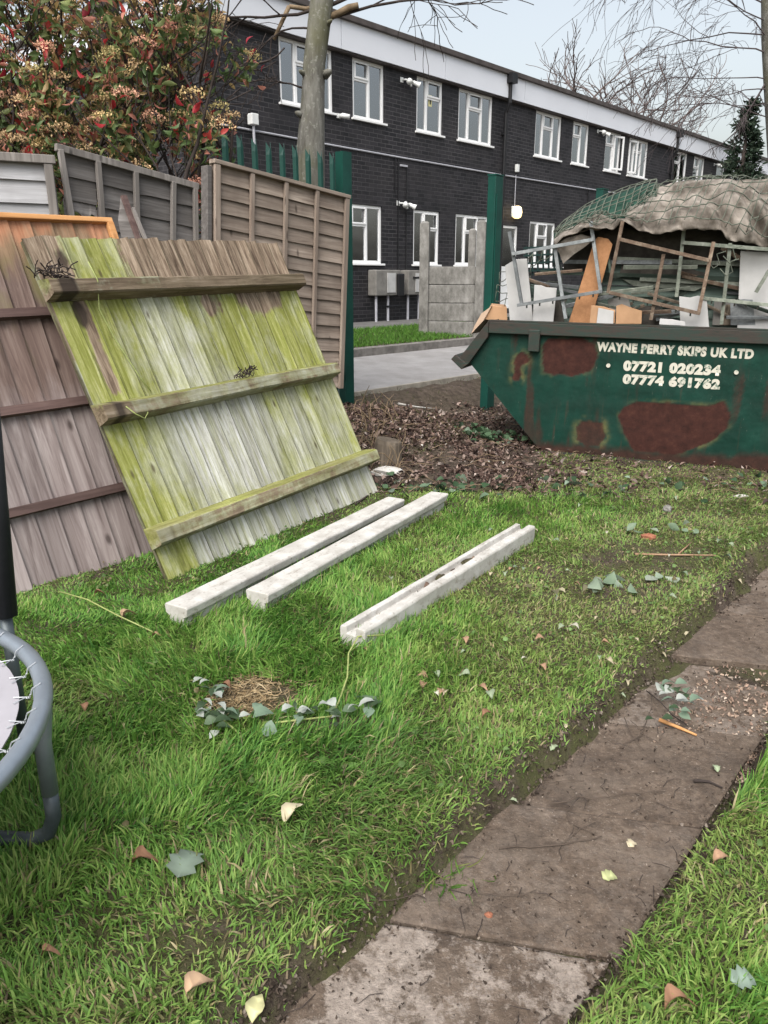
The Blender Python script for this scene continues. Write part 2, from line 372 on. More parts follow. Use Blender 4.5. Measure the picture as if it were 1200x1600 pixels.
# soil
t = NT('damp_soil', .95, .15); g = t.noise(t.obj(), 14, 8, .72); c = t.ramp(g, [(.3, (.030, .022, .017)), (.5, (.075, .057, .045)), (.72, (.14, .11, .088))])
gr = t.ramp(t.noise(t.obj(), 2.6, 6, .7), [(.40, 0), (.56, .8)]); sx = t.n('ShaderNodeSeparateXYZ'); t.l(t.obj(), sx.inputs[0]); gr = t.math('MULTIPLY', gr, t.ramp(t.math('DIVIDE', t.math('ADD', sx.outputs[1], t.math('MULTIPLY', sx.outputs[0], -.25)), 10), [(.475, 1), (.53, .12)])); c = t.mix(gr, c, (.075, .082, .030))
t.col(c).bump(t.noise(t.obj(), 45, 7, .72), 1.0, .02); M['soil'] = t.m
t = NT('road_tarmac', .85, .3); g = t.noise(t.obj(), 3, 6, .6); c = t.ramp(g, [(.3, (.20, .19, .185)), (.7, (.30, .29, .285))]); c = t.mix(t.ramp(t.noise(t.obj(), 120, 3), [(.5, 0), (.7, .35)]), c, (.12, .115, .11))
t.col(c).bump(t.noise(t.obj(), 150, 3), .4, .004); M['tarmac'] = t.m
M['kerb'] = m_plain('kerb_concrete', (.20, .185, .17), .9, .45, 7, .4)
M['edging'] = m_plain('edging_concrete', (.34, .31, .26), .9, .4, 7, .4)
M['paving'] = m_plain('wall_foot_paving', (.15, .145, .14), .9, .4, 5, .3)
# skip paint
t = NT('worn_green_skip_paint', .6, .22); f1 = t.noise(t.obj(), 4, 6, .65)
c = t.ramp(f1, [(.3, (.002, .018, .012)), (.55, (.003, .032, .022)), (.8, (.008, .050, .035))])
c = t.mix(t.ramp(t.noise(t.map(t.obj(), (2, 2, .6)), 2.5, 6, .7), [(.55, 0), (.75, .6)]), c, (.020, .030, .022))
scr = t.ramp(t.noise(t.map(t.obj(), (40, 8, 7), rot=(0, .3, 0)), 1.4, 5, .8), [(.64, 0), (.70, .7)]); c = t.mix(scr, c, (.19, .20, .165))
chp = t.ramp(t.noise(t.obj(), 22, 6, .75), [(.66, 0), (.70, .9)]); c = t.mix(chp, c, (.045, .018, .013))
c = t.mix(t.ramp(t.noise(t.map(t.obj(), (9, 9, .8)), 2, 5, .7), [(.58, 0), (.72, .55)]), c, (.050, .030, .020))
rc = t.ramp(t.noise(t.obj(), 14, 6, .7), [(.3, (.022, .009, .007)), (.55, (.044, .016, .012)), (.75, (.075, .030, .020))])
halo = t.attr('halo'); c = t.mix(t.math('MULTIPLY', halo, t.ramp(t.noise(t.obj(), 7, 5, .7), [(.35, .25), (.6, 1)])), c, (.15, .135, .048))
c = t.mix(t.attr('rust'), c, rc)
t.col(c); t.rough(t.mix(t.attr('rust'), .58, .9)); t.bump(t.math('ADD', t.math('ADD', t.math('MULTIPLY', t.noise(t.obj(), 30, 5, .7), .25), t.math('MULTIPLY', t.attr('rust'), -.2)), t.math('MULTIPLY', t.noise(t.obj(), 3.2, 3, .5), 3.0)), .5, .014); M['skip'] = t.m
t = NT('brown_rim_steel', .6, .35); f1 = t.noise(t.map(t.obj(), (1.5, 4, 9)), 2.4, 6, .7)
t.col(t.ramp(f1, [(.3, (.012, .022, .017)), (.45, (.036, .027, .022)), (.56, (.016, .032, .025)), (.68, (.040, .030, .024)), (.82, (.08, .066, .054))])).bump(t.noise(t.obj(), 25, 5), .3, .005); M['rim'] = t.m
t = NT('worn_cream_stencil_paint', .7, .2); f1 = t.noise(t.obj(), 16, 6, .75); t.col(t.mix(t.ramp(f1, [(.53, 0), (.62, .9)]), (.50, .48, .41), (.03, .10, .07))); M['stencil'] = t.m
M['hessian'] = None
t = NT('dirty_shaded_hessian', .95, .1); f1 = t.noise(t.obj(), 3.2, 6, .65); c = t.ramp(f1, [(.30, (.045, .038, .032)), (.45, (.15, .13, .11)), (.56, (.26, .23, .20)), (.7, (.34, .30, .265))])  # darkest blotches paint the shade of hollows in the folds, along with dirt
t.col(c).bump(t.noise(t.map(t.obj(), (90, 90, 90)), 1.2, 3), .5, .004); M['hessian'] = t.m
M['net'] = m_plain('green_rope', (.125, .14, .11), .8, .4, 10, 0)
M['mesh_green'] = m_plain('green_shade_mesh', (.018, .062, .042), .85, .5, 14, .6)
M['shed_green'] = m_wood('faded_green_shed_paint', (.045, .065, .055), (.10, .135, .115), (.16, .20, .175), sc=(.9, 12, 14), rnd_amt=.5)
M['dark_green_w'] = m_wood('dark_olive_paint', (.02, .028, .022), (.035, .05, .04), (.07, .085, .07), sc=(.9, 12, 14))
M['white_board'] = m_plain('white_melamine', (.46, .455, .45), .45, .2, 5, .05)
M['chip'] = m_plain('orange_chipboard', (.40, .20, .095), .85, .2, 40, .1)
M['card'] = m_plain('brown_cardboard', (.42, .25, .14), .85, .2, 9, .1)
M['rubble'] = m_plain('skip_dark_rubble', (.070, .062, .053), .95, .5, 9, .6)
M['galv'] = m_plain('galvanised_tube', (.30, .34, .385), .42, .22, 7, .05, .5, metal=.55)
M['galv_dark'] = m_plain('dark_grey_tube', (.085, .105, .115), .45, .35, 9, .08, .5, metal=.3)
M['spring'] = m_plain('zinc_spring', (.42, .44, .46), .45, .2, 9, 0, .5, metal=.3)
M['tramp_mat'] = m_plain('faded_grey_jump_mat', (.36, .345, .37), .75, .18, 5, .1)
M['stitch'] = m_plain('tan_stitching', (.27, .19, .12), .8, .2, 10, 0)
M['foam'] = m_plain('black_pole_sleeve', (.016, .017, .020), .7, .3, 8, .1)
M['bark'] = None
t = NT('grey_green_bark', .9, .15); f1 = t.noise(t.map(t.obj(), (7, 7, 1.6)), 2, 7, .7); c = t.ramp(f1, [(.3, (.065, .062, .052)), (.5, (.135, .130, .115)), (.7, (.215, .21, .19))])
c = t.mix(t.ramp(t.noise(t.obj(), 2.4, 5, .6), [(.45, 0), (.65, .6)]), c, (.11, .11, .055)); c = t.mix(t.ramp(t.noise(t.obj(), 24, 4), [(.58, 0), (.68, .5)]), c, (.30, .30, .27))
t.col(c).bump(f1, .6, .02); M['bark'] = t.m
M['twig_dark'] = m_plain('dark_twig', (.045, .034, .030), .9, .3, 8, .2)
M['twig_brown'] = m_plain('brown_twig', (.10, .075, .058), .9, .3, 12, .2)
M['twig_purple'] = m_plain('purple_brown_twig', (.085, .068, .070), .9, .3, 8, 0)
M['twig_tan'] = m_plain('tan_twig', (.20, .145, .09), .9, .4, 12, .2)
M['twig_far'] = m_plain('far_twig', (.16, .13, .125), .9, .2, 3, 0)
M['stem_green'] = m_plain('green_stem', (.30, .34, .12), .6, .25, 20, .1)
M['timber_pink'] = m_wood('split_pinkish_timber', (.26, .15, .09), (.42, .27, .17), (.56, .40, .28), sc=(1, 14, 14))
M['stump'] = m_wood('weathered_stump_wood', (.075, .06, .045), (.16, .13, .10), (.27, .22, .17), sc=(12, 12, 1))
M['leafmat'] = m_vcol('leaf_surface', .5, .4, .4)
M['deadleaf'] = m_vcol('dead_leaf_surface', .75, .2, .12)
M['grass'] = m_vcol('grass_blade', .6, .28, .32)
M['meter'] = m_plain('weathered_meter_box', (.21, .20, .185), .8, .35, 5, .2)
M['brown_brick'] = m_plain('brick_fragment', (.30, .12, .07), .9, .3, 12, .4)
M['conifer'] = m_vcol('conifer_needles', .7, .2, .1)

# ------------------------------------------------------------------ place frames
TH = R_(42.25); E2 = np.array([math.sin(TH), math.cos(TH)]); N2 = np.array([math.cos(TH), -math.sin(TH)])
O_ = at(560, 413, 15.95)
def dd(x, y): return (np.asarray(x) - O_[0]) * N2[0] + (np.asarray(y) - O_[1]) * N2[1]
def aa(x, y): return (np.asarray(x) - O_[0]) * E2[0] + (np.asarray(y) - O_[1]) * E2[1]
def ad(a, d, z=0): return np.array([O_[0] + a * E2[0] + d * N2[0], O_[1] + a * E2[1] + d * N2[1], z])
PD = np.array([math.sin(R_(40.8)), math.cos(R_(40.8))]); PN = np.array([PD[1], -PD[0]]); P0 = np.array([-.202, 1.16])
def pst(x, y):
    x = np.asarray(x) - P0[0]; y = np.asarray(y) - P0[1]
    return x * PN[0] + y * PN[1], x * PD[0] + y * PD[1]
def path_edges(t):
    l = -.035 - .05 * (fbm(t * 2.2, 3.1, seed=5) - .3) - .03 * (vnoise(t * 11, 7.7, seed=8) - .5)
    r = .452 + .03 * (fbm(t * 2.6, 9.4, seed=6) - .5) + .02 * (vnoise(t * 12, 1.7, seed=9) - .5)
    return l, r
def zt(x, y):
    x = np.asarray(x, float); y = np.asarray(y, float); d = dd(x, y); a = aa(x, y)
    b = .20 - .27 * sstep(-6.4, -4.6, a)
    xp = np.array([-60, 1.4, 1.6, 2.9, 5.0, 5.22])
    zp = np.array([.40, .40, .36, .12, .08, .155])
    z = np.interp(d, xp, zp)
    z = np.where(d > 5.22, .155 + (b - .155) * sstep(5.22, 5.95, d), z)
    z = np.where(d > 5.95, b * (1 - sstep(6.0, 7.4, d)), z)
    gard = sstep(5.4, 6.2, d)
    z = z + gard * (.035 * (fbm(x * 1.1, y * 1.1, seed=3) - .5) + .02 * (fbm(x * 5, y * 5, seed=4) - .5))
    # leaf mound
    z = z + .10 * np.exp(-(((x - .35) / .6) ** 2 + ((y - 6.7) / .8) ** 2))
    s, t = pst(x, y); l, r = path_edges(t)
    rec = sstep(l - .005, l + .035, s) * (1 - sstep(r - .02, r + .02, s)) * (1 - sstep(9, 10, t))
    lip = np.exp(-((s - l + .06) / .08) ** 2) * (.022 + .03 * sstep(1.2, 2.2, t)) * (1 - sstep(9, 10, t))
    return z + lip - rec * (.060 + z * .6)

def zsurf(x, y):
    z = zt(x, y); s, t = pst(x, y); return np.where((s > -.03) & (s < .43) & (t < 6.3), np.maximum(z, -.041), z)
# ------------------------------------------------------------------ ground sheets
def axis(lo, hi, f0, f1, fine, grow=1.18):
    c = list(np.arange(f0, f1 + 1e-6, fine)); st = fine; v = f1
    while v < hi: st *= grow; v += st; c.append(v)
    st = fine; v = f0
    while v > lo: st *= grow; v -= st; c.insert(0, v)
    return np.array(c)
gx = axis(-250, 250, -2.6, 3.2, .025); gy = axis(-60, 400, .6, 7.6, .03)
GX, GY = np.meshgrid(gx, gy); GZ = zt(GX, GY)
nx, ny = len(gx), len(gy); idx = np.arange(nx * ny).reshape(ny, nx)
Q = np.stack([idx[:-1, :-1], idx[:-1, 1:], idx[1:, 1:], idx[1:, :-1]], -1).reshape(-1, 4)
struct(npmesh('ground', np.stack([GX, GY, GZ], -1).reshape(-1, 3), Q, M['soil'], smooth=True))
def strip(name, d0, d1, z0, z1, m, a0=-30, a1=40, n=60, th=0.0):
    mb = MB()
    A = np.linspace(a0, a1, n)
    for i in range(n - 1):
        mb.face([ad(A[i], d1, z1), ad(A[i + 1], d1, z1), ad(A[i + 1], d0, z0), ad(A[i], d0, z0)])
        if th:
            mb.face([ad(A[i], d1, z1 - th), ad(A[i + 1], d1, z1 - th), ad(A[i + 1], d1, z1), ad(A[i], d1, z1)])
            mb.face([ad(A[i], d0, z0), ad(A[i + 1], d0, z0), ad(A[i + 1], d0, z0 - th), ad(A[i], d0, z0 - th)])
    return struct(mb.build(name, m))
strip('road', 3.17, 5.12, .285, .172, M['tarmac'])
strip('pavement', .0, 1.5, .53, .53, M['paving'], th=.06)
strip('verge', 1.503, 3.05, .527, .400, M['soil'], th=.1)
strip('kerb', 3.04, 3.165, .405, .395, M['kerb'], th=.16)
strip('road_edging', 5.125, 5.175, .188, .188, M['edging'], th=.08)
# path slabs: one structure, each slab its own tilt
mb = MB(); joints = [-.95, -.12, .47, 1.03, 1.60, 2.19, 2.75, 3.32, 3.9, 4.5, 5.1, 5.7, 6.3]
tone = [.9, 1.0, .25, .15, .55, .2, .4, .3, .2, .3, .2, .2]
for i in range(len(joints) - 1):
    t0, t1 = joints[i] + .006, joints[i + 1] - .006; n = 8; zz = -.047 + random.uniform(-.006, .006); ti, tj = random.uniform(-.01, .01), random.uniform(-.01, .01)
    if i == 4: zz -= .012
    V = []; F = []
    sL, sR = -.03 + random.uniform(-.015, .01), .425 + random.uniform(-.01, .012); sk = random.uniform(-.012, .012)
    outline = []
    for k in range(7): outline.append((sL + (sR - sL) * k / 6, t0 + sk * (k / 6 - .5) + random.uniform(-.003, .003)))
    for k in range(1, 7): outline.append((sR + random.uniform(-.004, .004), t0 + (t1 - t0) * k / 6 + sk * .5))
    for k in range(1, 7): outline.append((sR - (sR - sL) * k / 6, t1 + sk * (.5 - k / 6) + random.uniform(-.003, .003)))
    for k in range(1, 6): outline.append((sL + random.uniform(-.004, .004), t1 - (t1 - t0) * k / 6 - sk * .5))
    def W3(s, t_, dz=0, inset=0):
        cs, ct = (sL + sR) / 2, (t0 + t1) / 2; t_ = t_ + .56 * (s - .2); s = cs + (s - cs) * (1 - inset); t_ = ct + (t_ - ct) * (1 - inset)
        p = P0 + PN * s + PD * t_; return (p[0], p[1], zz + ti * (s - .2) * 2 + tj * (t_ - ct) * 2 + dz)
    n = len(outline)
    V = [W3(s, q) for s, q in outline] + [W3(s, q, -.05) for s, q in outline] + [W3(s, q, .003, .03) for s, q in outline]
    F = [tuple(range(2 * n, 3 * n))] + [(i2, (i2 + 1) % n, 2 * n + (i2 + 1) % n, 2 * n + i2) for i2 in range(n)] + [(n + i2, n + (i2 + 1) % n, (i2 + 1) % n, i2) for i2 in range(n)]
    mb.mesh(V, F, tone[i])
struct(mb.build('path', M['slab']))

# ------------------------------------------------------------------ terrace building
rotB = math.pi / 2 - TH; ZB = .53
bd = thing('terrace_building', 'long two storey dark brick block with white windows and pale roof fascia', 'building', (O_[0], O_[1], ZB), rotB)
BM = Matrix.Translation((O_[0], O_[1], ZB)) @ Matrix.Rotation(rotB, 4, 'Z')
U0, U1, L0, L1 = 4.25 - ZB, 5.26 - ZB, 1.66 - ZB, 2.75 - ZB
A0, A1 = -3.39, 34.0; WT = 5.30 - ZB
# windows: a0, a1, z0, z1, layout: mullions (fractions), transom lights
wins = [(-1.87, -.62, U0, U1, 3, 'sky'), (-.11, .76, U0, U1, 2, 'sky'), (1.73, 2.58, U0, U1, -2, 'net'), (3.13, 4.40, U0, U1, 3, 'net'), (6.22, 7.45, U0, U1, 3, 'dark'), (8.03, 8.88, U0, U1, 2, 'dark'), (9.84, 10.77, U0, U1, 2, 'net'), (11.28, 12.55, U0, U1, 3, 'net'),
        (14.46, 15.54, U0, U1, 2, 'net'), (16.1, 17.05, U0, U1, 2, 'net'), (18.18, 18.94, U0, U1, 1, 'dark'), (19.65, 20.82, U0, U1, 2, 'dark'), (24, 25, U0, U1, 2, 'net'), (26.4, 27.4, U0, U1, 2, 'dark'),
        (-.22, .69, L0, L1, 2, 'net'), (1.67, 2.55, L0, L1, -2, 'net'), (3.13, 4.38, L0, L1, 3, 'net'), (6.20, 7.44, L0, L1, 3, 'net'), (8.0, 8.9, L0, L1, 2, 'net'), (9.8, 10.8, L0, L1, 2, 'net'), (11.3, 12.5, L0, L1, 3, 'net'), (-2.7, -1.5, L0, L1, 3, 'dark')]
door = (4.93, 5.66, .12, 2.60 - ZB)
holes = [w[:4] for w in wins] + [door]
As = sorted({A0, A1} | {h[0] for h in holes} | {h[1] for h in holes}); Zs = sorted({-.3, WT} | {h[2] for h in holes} | {h[3] for h in holes})
mb = MB()
for i in range(len(As) - 1):
    for k in range(len(Zs) - 1):
        ca, cz = (As[i] + As[i + 1]) / 2, (Zs[k] + Zs[k + 1]) / 2
        if any(h[0] < ca < h[1] and h[2] < cz < h[3] for h in holes): continue
        mb.face([(As[i], 0, Zs[k]), (As[i + 1], 0, Zs[k]), (As[i + 1], 0, Zs[k + 1]), (As[i], 0, Zs[k + 1])])
RV = .10
for h in holes:
    a0, a1, z0, z1 = h
    mb.face([(a0, 0, z0), (a0, 0, z1), (a0, RV, z1), (a0, RV, z0)]); mb.face([(a1, 0, z0), (a1, RV, z0), (a1, RV, z1), (a1, 0, z1)])
    mb.face([(a0, 0, z1), (a1, 0, z1), (a1, RV, z1), (a0, RV, z1)]); mb.face([(a0, 0, z0), (a0, RV, z0), (a1, RV, z0), (a1, 0, z0)])
mb.face([(A0, 8, -.3), (A0, 0, -.3), (A0, 0, WT), (A0, 8, WT)]); mb.face([(A1, 0, -.3), (A1, 8, -.3), (A1, 8, WT), (A1, 0, WT)]); mb.face([(A1, 8, -.3), (A0, 8, -.3), (A0, 8, WT), (A1, 8, WT)])
mb.build('wall', M['brick'], bd)
mb = MB(); mb.box((A0 + .01, .75, -.2), (A1 - .01, .78, WT - .05)); mb.face([(A0, .1, 2.35), (A1, .1, 2.35), (A1, .75, 2.35), (A0, .75, 2.35)]); mb.build('interior_partition', M['room'], bd)
# fascia in sheets with joints
mb = MB(); fz0, fz1 = WT - .01, 5.75 - ZB
x = A0 - .12
while x < A1: mb.box((x + .004, -.13, fz0), (min(x + 2.99, A1) - .004, -.10, fz1), random.random()); x += 3.0
mb.box((A0 - .12, -.099, fz0 + .005), (A1, -.02, fz1 - .01))
mb.box((A0 - .15, -.099, fz0), (A0 - .12, 8.1, fz1)); mb.build('fascia', M['fascia'], bd)
mb = MB(); mb.box((A0 - .2, -.19, fz1), (A1, 8.2, fz1 + .10)); mb.build('roof', M['coping'], bd, bevel=.01)
# soffit
mb = MB(); mb.box((A0, -.098, fz0 - .03), (A1, -.003, fz0 - .001)); mb.build('soffit', M['coping'], bd)
def frame_bars(mb, a0, a1, z0, z1, w, y0, y1):
    mb.box((a0, y0, z0), (a1, y1, z0 + w)); mb.box((a0, y0, z1 - w), (a1, y1, z1)); mb.box((a0, y0, z0 + w), (a0 + w, y1, z1 - w)); mb.box((a1 - w, y0, z0 + w), (a1, y1, z1 - w))
def build_window(a0, a1, z0, z1, lay, kind, rs):
    mb = MB(); y0, y1 = .025, .085; w = .055
    frame_bars(mb, a0 + .003, a1 - .003, z0 + .003, z1 - .003, w, y0, y1)
    mb.box((a0 - .04, -.05, z0 - .035), (a1 + .05, y1 - .003, z0 + .002))
    n = abs(lay)
    if n == 3: ms = [a0 + (a1 - a0) * .30, a0 + (a1 - a0) * .68]; lights = [(ms[0], ms[1])]
    elif n == 2: ms = [a0 + (a1 - a0) * (.52 if lay > 0 else .40)]; lights = [(a0 + w, ms[0])] if lay > 0 else [(ms[0], a1 - w)]
    else: ms = []; lights = []
    for m_ in ms: mb.box((m_ - .03, y0 - .002, z0 + w), (m_ + .03, y1, z1 - w))
    for (p, q) in lights:
        zt_ = z0 + (z1 - z0) * .66; p2 = p + .028; q2 = q - .028
        mb.box((p2, y0 - .001, zt_ - .03), (q2, y1, zt_ + .03))
        frame_bars(mb, p2 - .02, q2 + .02, zt_ + .01, z1 - w + .012, .034, y0 - .018, y0 - .0035)
    f = mb.build('window', M['upvc'], bd, bevel=.004)
    g = MB(); g.box((a0 + w * .6, .052, z0 + w * .6), (a1 - w * .6, .058, z1 - w * .6)); g.build('pane', M['glass'], f)
    if kind == 'net':
        c = MB(); n_ = 60; V = []; F = []
        for i in range(n_ + 1):
            x_ = a0 + .04 + (a1 - a0 - .08) * i / n_; yy = .115 + .018 * math.sin(i * 1.35 + rs) + .008 * math.sin(i * .6 + 2 * rs); V += [(x_, yy, z0 + .03), (x_, yy * .98, z1 - .03)]
        for i in range(n_): F.append((2 * i, 2 * i + 2, 2 * i + 3, 2 * i + 1))
        c.mesh(V, F).build('curtain', M['curtain'], f, smooth=True)
    elif kind == 'sky':
        c = MB(); V = []; F = []; n_ = 14
        for side in (0, 1):
            m0 = len(V)
            for i in range(n_ + 1):
                u = i / n_ * .22; x_ = (a0 + .04 + u * (a1 - a0)) if side == 0 else (a1 - .04 - u * (a1 - a0)); yy = .2 + .02 * math.sin(i * 1.4); V += [(x_, yy, z0), (x_, yy, z1)]
            for i in range(n_): F.append((m0 + 2 * i, m0 + 2 * i + 2, m0 + 2 * i + 3, m0 + 2 * i + 1))
        c.mesh(V, F).build('curtain', M['curtain'], f, smooth=True)
    return f
for i, wv_ in enumerate(wins):
    f = build_window(*wv_, i * 1.7)
    if i == 2:   # a small notice taped to the glass
        s = MB(); s.box((2.17, .045, U0 + .52), (2.27, .0515, U0 + .73)); s.build('notice', M['card_y'] if 'card_y' in M else m_plain('pale_yellow_paper', (.62, .58, .30), .7, .1, 4, 0), f)
        s = MB(); s.box((2.20, .042, U0 + .56), (2.24, .0445, U0 + .68)); s.build('notice_print', m_plain('black_print', (.02, .02, .02), .7, .1, 4, 0), f)
    if i == 3: s = MB(); s.box((3.6, .06, U0 + .07), (3.68, .09, U0 + .11)); s.build('window_stay', M['black_pipe'], f)
    if i in (6, 7):  # casement standing ajar
        a = wv_[1] - (wv_[1] - wv_[0]) * .45 if i == 6 else wv_[0] + .04
        s = MB(); frame_bars(s, 0, .42, 0, .88, .05, 0, .035); o = s.build('casement', M['upvc'], f, bevel=.004); o.location = (a, -.004, U0 + .06); o.rotation_euler = (0, 0, R_(-14) if i == 6 else R_(-9))
# door
a0, a1, z0, z1 = door
mb = MB(); frame_bars(mb, a0 + .004, a1 - .004, z0, z1 - .004, .06, .02, .085); mb.box((a0 + .064, .03, z0 + .06), (a1 - .064, .07, z0 + 1.0)); dr = mb.build('door', M['upvc'], bd, bevel=.004)
MB().box((a0 + .065, .045, z0 + 1.001), (a1 - .065, .052, z1 - .065)).build('pane', M['glass'], dr)
MB().box((a1 - .12, -.005, z0 + .92), (a1 - .08, .018, z0 + 1.08)).build('handle', M['galv'], dr)
# pipes, cable (parts of the block)
for a in (4.83, 14.27, 21.4):
    mb = MB(); mb.tube([(a, -.16, fz1 - .08), (a, -.16, fz0 - .1), (a, -.07, fz0 - .3), (a, -.07, -.05)], .045, 10)
    for z in (1.0, 2.5, 4.0): mb.box((a - .07, -.075, z), (a + .07, -.004, z + .05))
    mb.box((a - .11, -.28, fz1 - .17), (a + .11, -.132, fz1 + .03)); mb.build('downpipe', M['black_pipe'], bd, smooth=False)
MB().tube([(A0 + .02, -.02, 3.735 - ZB + .01), (-1, -.022, 3.715 - ZB), (1.2, -.02, 3.70 - ZB), (4.7, -.02, 3.69 - ZB), (8, -.02, 3.70 - ZB), (13.8, -.02, 3.72 - ZB)], .017, 6).build('cable_conduit', M['cable'], bd)
def pipe(a, z0, z1, r=.012, m='black_pipe'): MB().tube([(a, -.02, z0), (a, -.02, z1)], r, 6).build('service_pipe', M[m], bd)
pipe(1.16, 1.0, 3.15); pipe(1.42, .55, 3.02); pipe(1.06, 2.85 - ZB + .2, 3.69 - ZB, .01); pipe(9.05, .3, 3.7 - ZB, .014); pipe(1.34, 3.0, 3.02 + .02, .01)
MB().box((1.22, -.03, 3.01), (1.44, -.003, 3.045)).build('service_pipe', M['cable'], bd)
def onwall(name, label, cat, a, z, group=None): return thing(name, label, cat, ad(a, 0, z), rotB, group)
# flood lights: white backplate, arm, twin bell heads
def floodlight(a, z, label, twin=True):
    o = onwall('floodlight', label, 'floodlight', a, z, 'white twin floodlights on the brick wall'); o.scale = (.78, .78, .78)
    MB().box((-.19, -.02, -.06), (-.08, -.002, .06)).build('patress_box', M['white_paint'], o, bevel=.006)
    mb = MB(); mb.tube([(-.13, -.02, 0), (-.1, -.10, 0), (.02, -.13, .0), (.2, -.13, -.02)], .02, 8); mb.build('arm', M['white_paint'], o, smooth=True)
    for k, (x, dz) in enumerate(((.02, .0), (.22, -.03))):
        mb = MB(); p = Vector((x, -.13, dz)); dirv = Vector((.55 if k else -.6, -.55, -.35)).normalized()
        mb.tube([p - dirv * .07, p - dirv * .03, p + dirv * .05, p + dirv * .13, p + dirv * .15], [.025, .048, .052, .075, .078], 12)
        mb.build('lamp_head', M['white_paint'], o, smooth=True)
    MB().tube([(.1, -.1, -.06), (.1, -.12, -.13)], [.035, .028], 8).build('sensor', M['white_paint'], o, smooth=True)
floodlight(1.37, 5.10, 'white twin floodlight high on the brick between the two upper windows nearest the tree trunk')
floodlight(1.28, 2.84, 'white twin floodlight low on the brick above the wall mounted meter boxes')
floodlight(9.45, 5.17, 'white twin floodlight under the fascia in the middle of the block')
floodlight(18.0, 5.16, 'white twin floodlight far along the block above the skip load')
lp = onwall('wall_lamp', 'lit bulkhead lamp glowing yellow white on the dark brick wall', 'wall lamp', 5.42, 2.82)
MB().box((-.10, -.05, -.02), (.10, -.002, .22)).build('back_plate', M['white_paint'], lp, bevel=.01)
mb = MB(); mb.tube([(0, -.11, -.06), (0, -.11, -.03), (0, -.11, .08), (0, -.11, .19), (0, -.11, .22)], [.05, .10, .125, .10, .05], 14); mb.build('diffuser', M['glow'], lp, smooth=True)
MB().tube([(0, -.03, .22), (0, -.03, .92)], .01, 6).build('conduit', M['cable'], lp)
MB().box((-.05, -.09, .98), (.05, -.02, 1.15)).build('photocell', M['white_paint'], lp, bevel=.01)
al = onwall('alarm_box', 'small white box on a pole against the brick beside the red leaved shrub', 'alarm box', -2.56, 3.80)
MB().box((-.07, -.16, .0), (.07, -.03, .17)).build('housing', M['white_paint'], al, bevel=.012); MB().tube([(0, -.1, 0), (0, -.1, -1.3)], .022, 8).build('pole', M['cable'], al)
cm = onwall('security_camera', 'small white security camera at the corner of the widest upper window', 'camera', -.5, 4.22)
MB().box((-.05, -.04, -.04), (.03, -.003, .04)).build('mount', M['white_paint'], cm, bevel=.006); MB().tube([(0, -.04, 0), (.02, -.10, .0), (.10, -.20, -.02)], [.03, .045, .04], 10).build('housing', M['white_paint'], cm, smooth=True)
# meter boxes
for k, (a, lab) in enumerate(((.66, 'grey wall mounted meter box with white door, left of the pair'), (1.55, 'grey wall mounted meter box with torn white notice, right of the pair'))):
    o = onwall('meter_box', lab, 'meter box', a, 1.04, 'meter boxes on the brick wall')
    MB().box((-.40 + k * .1, -.24, 0), (.36 - k * .08, -.004, .50)).build('housing', M['meter'], o, bevel=.02)
    MB().box((-.08, -.256, .06), (.17 - k * .02, -.242, .44)).build('door', M['white_board'], o)
    if k == 0: MB().box((.22, -.30, -.02), (.40, -.10, .43)).build('side_cover', M['black_pipe'], o, bevel=.02)
    else: MB().box((-.16, -.262, .33), (.22, -.2425, .37)).build('strap', M['black_pipe'], o)
    for x in (-.3 + k * .1, .06 + k * .1): MB().tube([(x, -.14, .0), (x, -.14, -.54)], .026, 8).build('pipe', M['cable'], o)
    if k == 0: MB().tube([(.02, -.16, -.22), (.38, -.16, -.21)], .022, 8).build('pipe', M['black_pipe'], o)

# ------------------------------------------------------------------ concrete fence by the block
cf = thing('concrete_fence', 'short grey concrete post and board fence standing on the verge', 'fence')
pA = np.array([.70, 13.90]); pB = np.array([1.64, 13.72])
def cpost(p, zb, h, w=.15):
    mb = MB(); mb.box((-w / 2, -w / 2, 0), (w / 2, w / 2, h - .04)); mb.mesh([(-w / 2, -w / 2, h - .04), (w / 2, -w / 2, h - .04), (w / 2, w / 2, h - .04), (-w / 2, w / 2, h - .04), (-w / 4, 0, h), (w / 4, 0, h)], [(0, 1, 5, 4), (1, 2, 5), (2, 3, 4, 5), (3, 0, 4)])
    o = mb.build('post', M['concrete_grey'], cf, bevel=.008); o.location = (p[0], p[1], zb); o.rotation_euler = (0, 0, math.atan2(pB[1] - pA[1], pB[0] - pA[0])); return o
cpost(pA, .38, 1.93, .16); cpost(pB, .3, 2.02, .15); cpost((1.62, 14.9), .4, 1.85, .13)
for k in range(4):
    z0 = .36 + k * .305; mb = MB(); L = np.linalg.norm(pB - pA) - .15
    mb.box((-L / 2, -.025, 0), (L / 2, .025, .298)); o = mb.build('gravel_board', M['concrete_grey'], cf, bevel=.012); c_ = (pA + pB) / 2; o.location = (c_[0], c_[1], z0); o.rotation_euler = (0, 0, math.atan2(pB[1] - pA[1], pB[0] - pA[0]))

